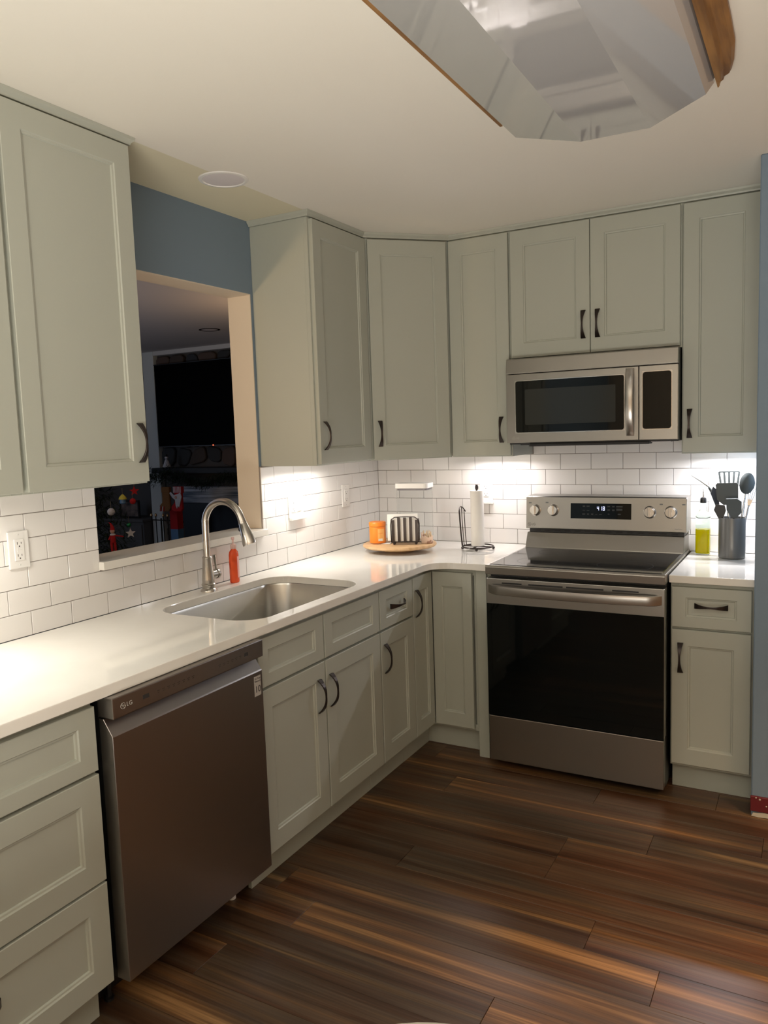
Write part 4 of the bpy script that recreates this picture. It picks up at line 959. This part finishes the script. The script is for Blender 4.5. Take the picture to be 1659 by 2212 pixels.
def stocking(label, x, z, m, cuffm, flip=1, beard=False):
    t = thing('stocking', label, 'stocking', (x, FY - 0.47, z))
    P = [(-0.05, 0.24), (0.05, 0.24), (0.048, 0.10), (0.05, 0.03), (0.03, 0.0), (-0.06, 0.0), (-0.10, 0.02), (-0.10, 0.05), (-0.055, 0.09), (-0.05, 0.12)]
    P = [(a * flip, b2) for a, b2 in P]
    mk('sock', lambda bm: prism(bm, P, -0.014, 0.014, 'y'), m, t, bevel=0.006)
    if beard:
        for k in range(6): mk('cuff_stripe', [(-0.055 + k * 0.0185, -0.055 + k * 0.0185 + 0.009, -0.019, 0.019, 0.19, 0.25)], M['fur'], t)
        mk('cuff', [(-0.056, 0.056, -0.017, 0.017, 0.188, 0.252)], M['red'], t)
        mk('beard', lambda bm: prism(bm, [(-0.09, 0.20), (-0.05, 0.165), (-0.01, 0.175), (0.04, 0.19), (0.055, 0.15), (0.03, 0.08), (0.015, 0.04), (0, 0.06), (-0.015, 0.03), (-0.03, 0.06), (-0.035, 0.12), (-0.07, 0.14), (-0.105, 0.185)], -0.024, -0.014, 'y'), M['fur'], t, bevel=0.003)
        mk('face', lambda bm: lathe(bm, [(0.016, 0), (0.012, 0.008)], (-0.018, -0.024, 0.145), 14, 'y'), M['skin'], t)
    else:
        mk('cuff', [(-0.054, 0.054, -0.018, 0.018, 0.19, 0.245)], cuffm, t, bevel=0.004)
        for k in range(4): mk('toe_stripe', lambda bm: prism(bm, [(-0.10 + k * 0.02, 0.0), (-0.092 + k * 0.02, 0.0), (-0.082 + k * 0.02, 0.05), (-0.090 + k * 0.02, 0.05)], -0.018, 0.018, 'y'), M['red'] if k % 2 else M['fur'], t)
    mk('hook', lambda bm: tube(bm, [(0.04 * flip, 0, 0.24), (0.04 * flip, 0, 0.27), (0.03 * flip, 0.25, 0.30)], 0.002, 6), M['iron'], t)
stocking('red stocking with white bearded face and striped cuff hanging from the mantel', -3.35, 0.80, M['red'], M['fur'], 1, True)
stocking('brown stocking with striped toe hanging left of the bearded stocking', -3.515, 0.80, M['brown'], M['brown'], 1)
# fireplace tools
ft = thing('fireplace_tools', 'dark iron fireplace tool set standing beside the fireplace', 'fireplace tools', (-3.52, FY - 0.56, 0.0))
mk('stand', lambda bm: (lathe(bm, [(0.12, 0), (0.12, 0.012), (0.02, 0.02), (0.008, 0.03), (0.008, 0.74)], seg=20), tube(bm, [(-0.12, 0, 0.72), (0.12, 0, 0.72)], 0.006, 8)), M['iron'], ft, smooth=True)
for k, x in enumerate((-0.11, -0.05, 0.05, 0.11)):
    mk('tool', lambda bm: (tube(bm, [(x, -0.02, 0.18), (x + 0.004, -0.02, 0.5), (x, -0.02, 0.76)], 0.005, 7), box(bm, x - 0.022, x + 0.022, -0.026, -0.014, 0.08, 0.18)), M['iron'], ft)
    mk('tool_knob', lambda bm: lathe(bm, [(0.002, 0.75), (0.014, 0.765), (0.010, 0.785), (0.002, 0.79)], (x, -0.02, 0), 10), M['brass'], ft, smooth=True)
gb = thing('gift_bag', 'red and pale blue gift bag beside the fire tools', 'gift bag', (-3.565, FY - 0.30, 0.0))
mk('bag_lower', [(-0.05, 0.05, -0.04, 0.04, 0.0, 0.60)], M['skyblue'], gb); mk('bag_upper', [(-0.05, 0.05, -0.04, 0.04, 0.60, 0.80)], M['red'], gb)
# low cabinet with picture
lc = thing('sideboard', 'pale low sideboard against the far living room wall', 'sideboard', (-4.75, 2.59, 0))
mk('body', [(-0.55, 0.54, -0.38, 0, 0.04, 0.63)], lw, lc, bevel=0.004); mk('top', [(-0.56, 0.55, -0.40, 0, 0.63, 0.66)], lw, lc, bevel=0.004)
mk('door', [(-0.53, 0.0, -0.395, -0.38, 0.07, 0.60)], lw, lc, bevel=0.003); mk('door', [(0.01, 0.52, -0.395, -0.38, 0.07, 0.60)], lw, lc, bevel=0.003)
mk('plinth', [(-0.53, 0.52, -0.36, -0.01, 0, 0.04)], M['black'], lc)
pf = thing('picture_frame', 'dark framed picture standing on the sideboard', 'picture', (-4.50, 2.30, 0.661))
mk('frame', [(-0.15, 0.15, -0.01, 0.012, 0, 0.02), (-0.15, 0.15, -0.01, 0.012, 0.18, 0.20), (-0.15, -0.13, -0.01, 0.012, 0.02, 0.18), (0.13, 0.15, -0.01, 0.012, 0.02, 0.18)], M['black'], pf, bevel=0.002)
mk('picture', [(-0.13, 0.13, -0.004, 0.006, 0.02, 0.18)], M['photo'], pf)
# christmas tree
TRX, TRY = -2.55, -0.02
tr = thing('christmas_tree', 'dark decorated fir tree seen low through the pass-through', 'tree', (TRX, TRY, 0))
mk('trunk', lambda bm: lathe(bm, [(0.04, 0.02), (0.03, 0.6), (0.008, 1.75)], seg=10), M['brown'], tr)
mk('stand', lambda bm: lathe(bm, [(0.18, 0), (0.18, 0.02), (0.06, 0.05), (0.05, 0.12)], seg=16), M['iron'], tr)
def needles(bm):
    random.seed(5)
    for k in range(15000):
        z = 0.15 + 1.65 * random.random() ** 1.25; R1 = 0.62 * (1 - (z - 0.15) / 1.70) + 0.02
        a = random.uniform(0, 2 * PI); r = R1 * random.random() ** 0.45
        p = Vector((r * math.cos(a), r * math.sin(a), z)); d = Vector((math.cos(a), math.sin(a), random.uniform(-0.7, 0.2))) + Vector((random.uniform(-.7, .7), random.uniform(-.7, .7), random.uniform(-.4, .4)))
        d.normalize(); d *= random.uniform(0.05, 0.09); s3 = d.cross(Vector((0.1, 0.2, 1))).normalized() * 0.007
        bm.faces.new([bm.verts.new(q) for q in (p - s3, p + s3, p + d)])
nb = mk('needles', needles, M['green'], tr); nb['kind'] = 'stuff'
def orn(name, label, cat, x, y, z, parts):
    t = thing(name, label, cat, (x, y, z))
    mk('hanger', lambda bm: tube(bm, [(0, 0, 0.0), (0, 0, 0.045)], 0.0015, 6), M['brass'], t)
    for nm, fn, m2 in parts: mk(nm, fn, m2, t, smooth=True)
    return t
ball = lambda r: (lambda bm: lathe(bm, [(r * math.sin(PI * k / 10) + 1e-4, -r - r * math.cos(PI * k / 10)) for k in range(11)], seg=18))
OX = -2.05
def star(r, n=5):
    return lambda bm: prism(bm, [(math.sin(PI * k / n) * (r if k % 2 == 0 else r * 0.42), math.cos(PI * k / n) * (r if k % 2 == 0 else r * 0.42) - r) for k in range(2 * n)], -0.006, 0.006, 'y')
orn('bell_ornament', 'yellow and blue bell ornament on the tree', 'ornament', OX, -0.02, 1.150, [('cap', lambda bm: lathe(bm, [(0.006, 0), (0.024, -0.02), (0.028, -0.034)], seg=16), M['yellow']), ('bell', lambda bm: lathe(bm, [(0.020, -0.034), (0.022, -0.06), (0.014, -0.068)], seg=16), M['skyblue'])])
orn('ball_ornament', 'pale round ball ornament at the left of the tree', 'ornament', OX, -0.13, 1.065, [('ball', ball(0.026), M['fur'])])
orn('ball_ornament', 'red ball ornament on the right of the tree', 'ornament', OX, 0.07, 1.115, [('ball', ball(0.022), M['red'])])
orn('ball_ornament', 'small green shiny ball ornament low on the tree', 'ornament', OX, 0.02, 0.945, [('ball', ball(0.016), M['greenball'])])
o = orn('star_ornament', 'red star ornament just below the cabinet edge', 'ornament', OX, 0.09, 1.20, [('star', star(0.035), M['red'])]); o.rotation_euler = (0, 0, 1.0)
o = orn('star_ornament', 'white star ornament low on the tree', 'ornament', OX, 0.03, 0.905, [('star', star(0.036), M['fur'])]); o.rotation_euler = (0, 0, 1.0)
el = thing('felt_doll', 'red felt doll with pointed hat perched in the tree', 'doll', (OX, -0.13, 0.755), 0.9)
mk('legs', lambda bm: (tube(bm, [(-0.010, 0, 0.0), (-0.011, 0, 0.075)], [0.008, 0.010], 8), tube(bm, [(0.014, 0, 0.0), (0.010, 0, 0.075)], [0.008, 0.010], 8)), M['red'], el, smooth=True)
mk('torso', lambda bm: lathe(bm, [(0.016, 0.07), (0.020, 0.085), (0.014, 0.125), (0.006, 0.135)], seg=14), M['red'], el, smooth=True)
mk('collar', lambda bm: lathe(bm, [(0.020, 0.122), (0.018, 0.130), (0.008, 0.134)], seg=12), M['fur'], el, smooth=True)
mk('head', lambda bm: lathe(bm, [(0.004, 0.131), (0.015, 0.140), (0.017, 0.152), (0.012, 0.164)], seg=14), M['skin'], el, smooth=True)
mk('hat', lambda bm: tube(bm, [(0, 0, 0.158), (0, 0, 0.175), (-0.008, 0, 0.20), (-0.020, 0, 0.212)], [0.0165, 0.013, 0.006, 0.002], 12), M['red'], el, smooth=True)
mk('arm', lambda bm: (tube(bm, [(0.014, 0, 0.118), (0.045, 0, 0.112), (0.070, 0, 0.105)], [0.006, 0.005, 0.004], 8), tube(bm, [(-0.014, 0, 0.118), (-0.028, 0, 0.09)], [0.006, 0.005], 8)), M['red'], el, smooth=True)

# ------------------------------------------------------------------ pale chair whose back rim just enters at the bottom edge
ch = thing('dining_chair', 'pale chair whose top rail just shows at the bottom edge', 'chair', (1.872, -3.258, 0), 0.5)
pc = mat('pale_chair_paint', (0.55, 0.52, 0.44), 0.5)
mk('seat', [(-0.21, 0.21, -0.22, 0.20, 0.42, 0.455)], pc, ch, bevel=0.012, seg=2)
for x in (-0.18, 0.18):
    for y in (-0.19, 0.17): mk('leg', lambda bm: tube(bm, [(x * 1.08, y * 1.08, 0), (x, y, 0.422)], [0.014, 0.019], 10), pc, ch, smooth=True)
    mk('back_post', lambda bm: tube(bm, [(x, 0.18, 0.45), (x, 0.22, 0.70)], 0.014, 10), pc, ch, smooth=True)
mk('top_rail', lambda bm: tube(bm, [(-0.19 + 0.38 * k / 16, 0.24 - 0.02 * (k / 8 - 1) ** 2, 0.732 - 0.055 * (k / 8 - 1) ** 2) for k in range(17)], 0.019, 16), pc, ch, smooth=True)
for x in (-0.09, 0, 0.09): mk('spindle', lambda bm: tube(bm, [(x, 0.18, 0.45), (x, 0.232, 0.72)], 0.008, 8), pc, ch, smooth=True)
bpy.context.view_layer.update()
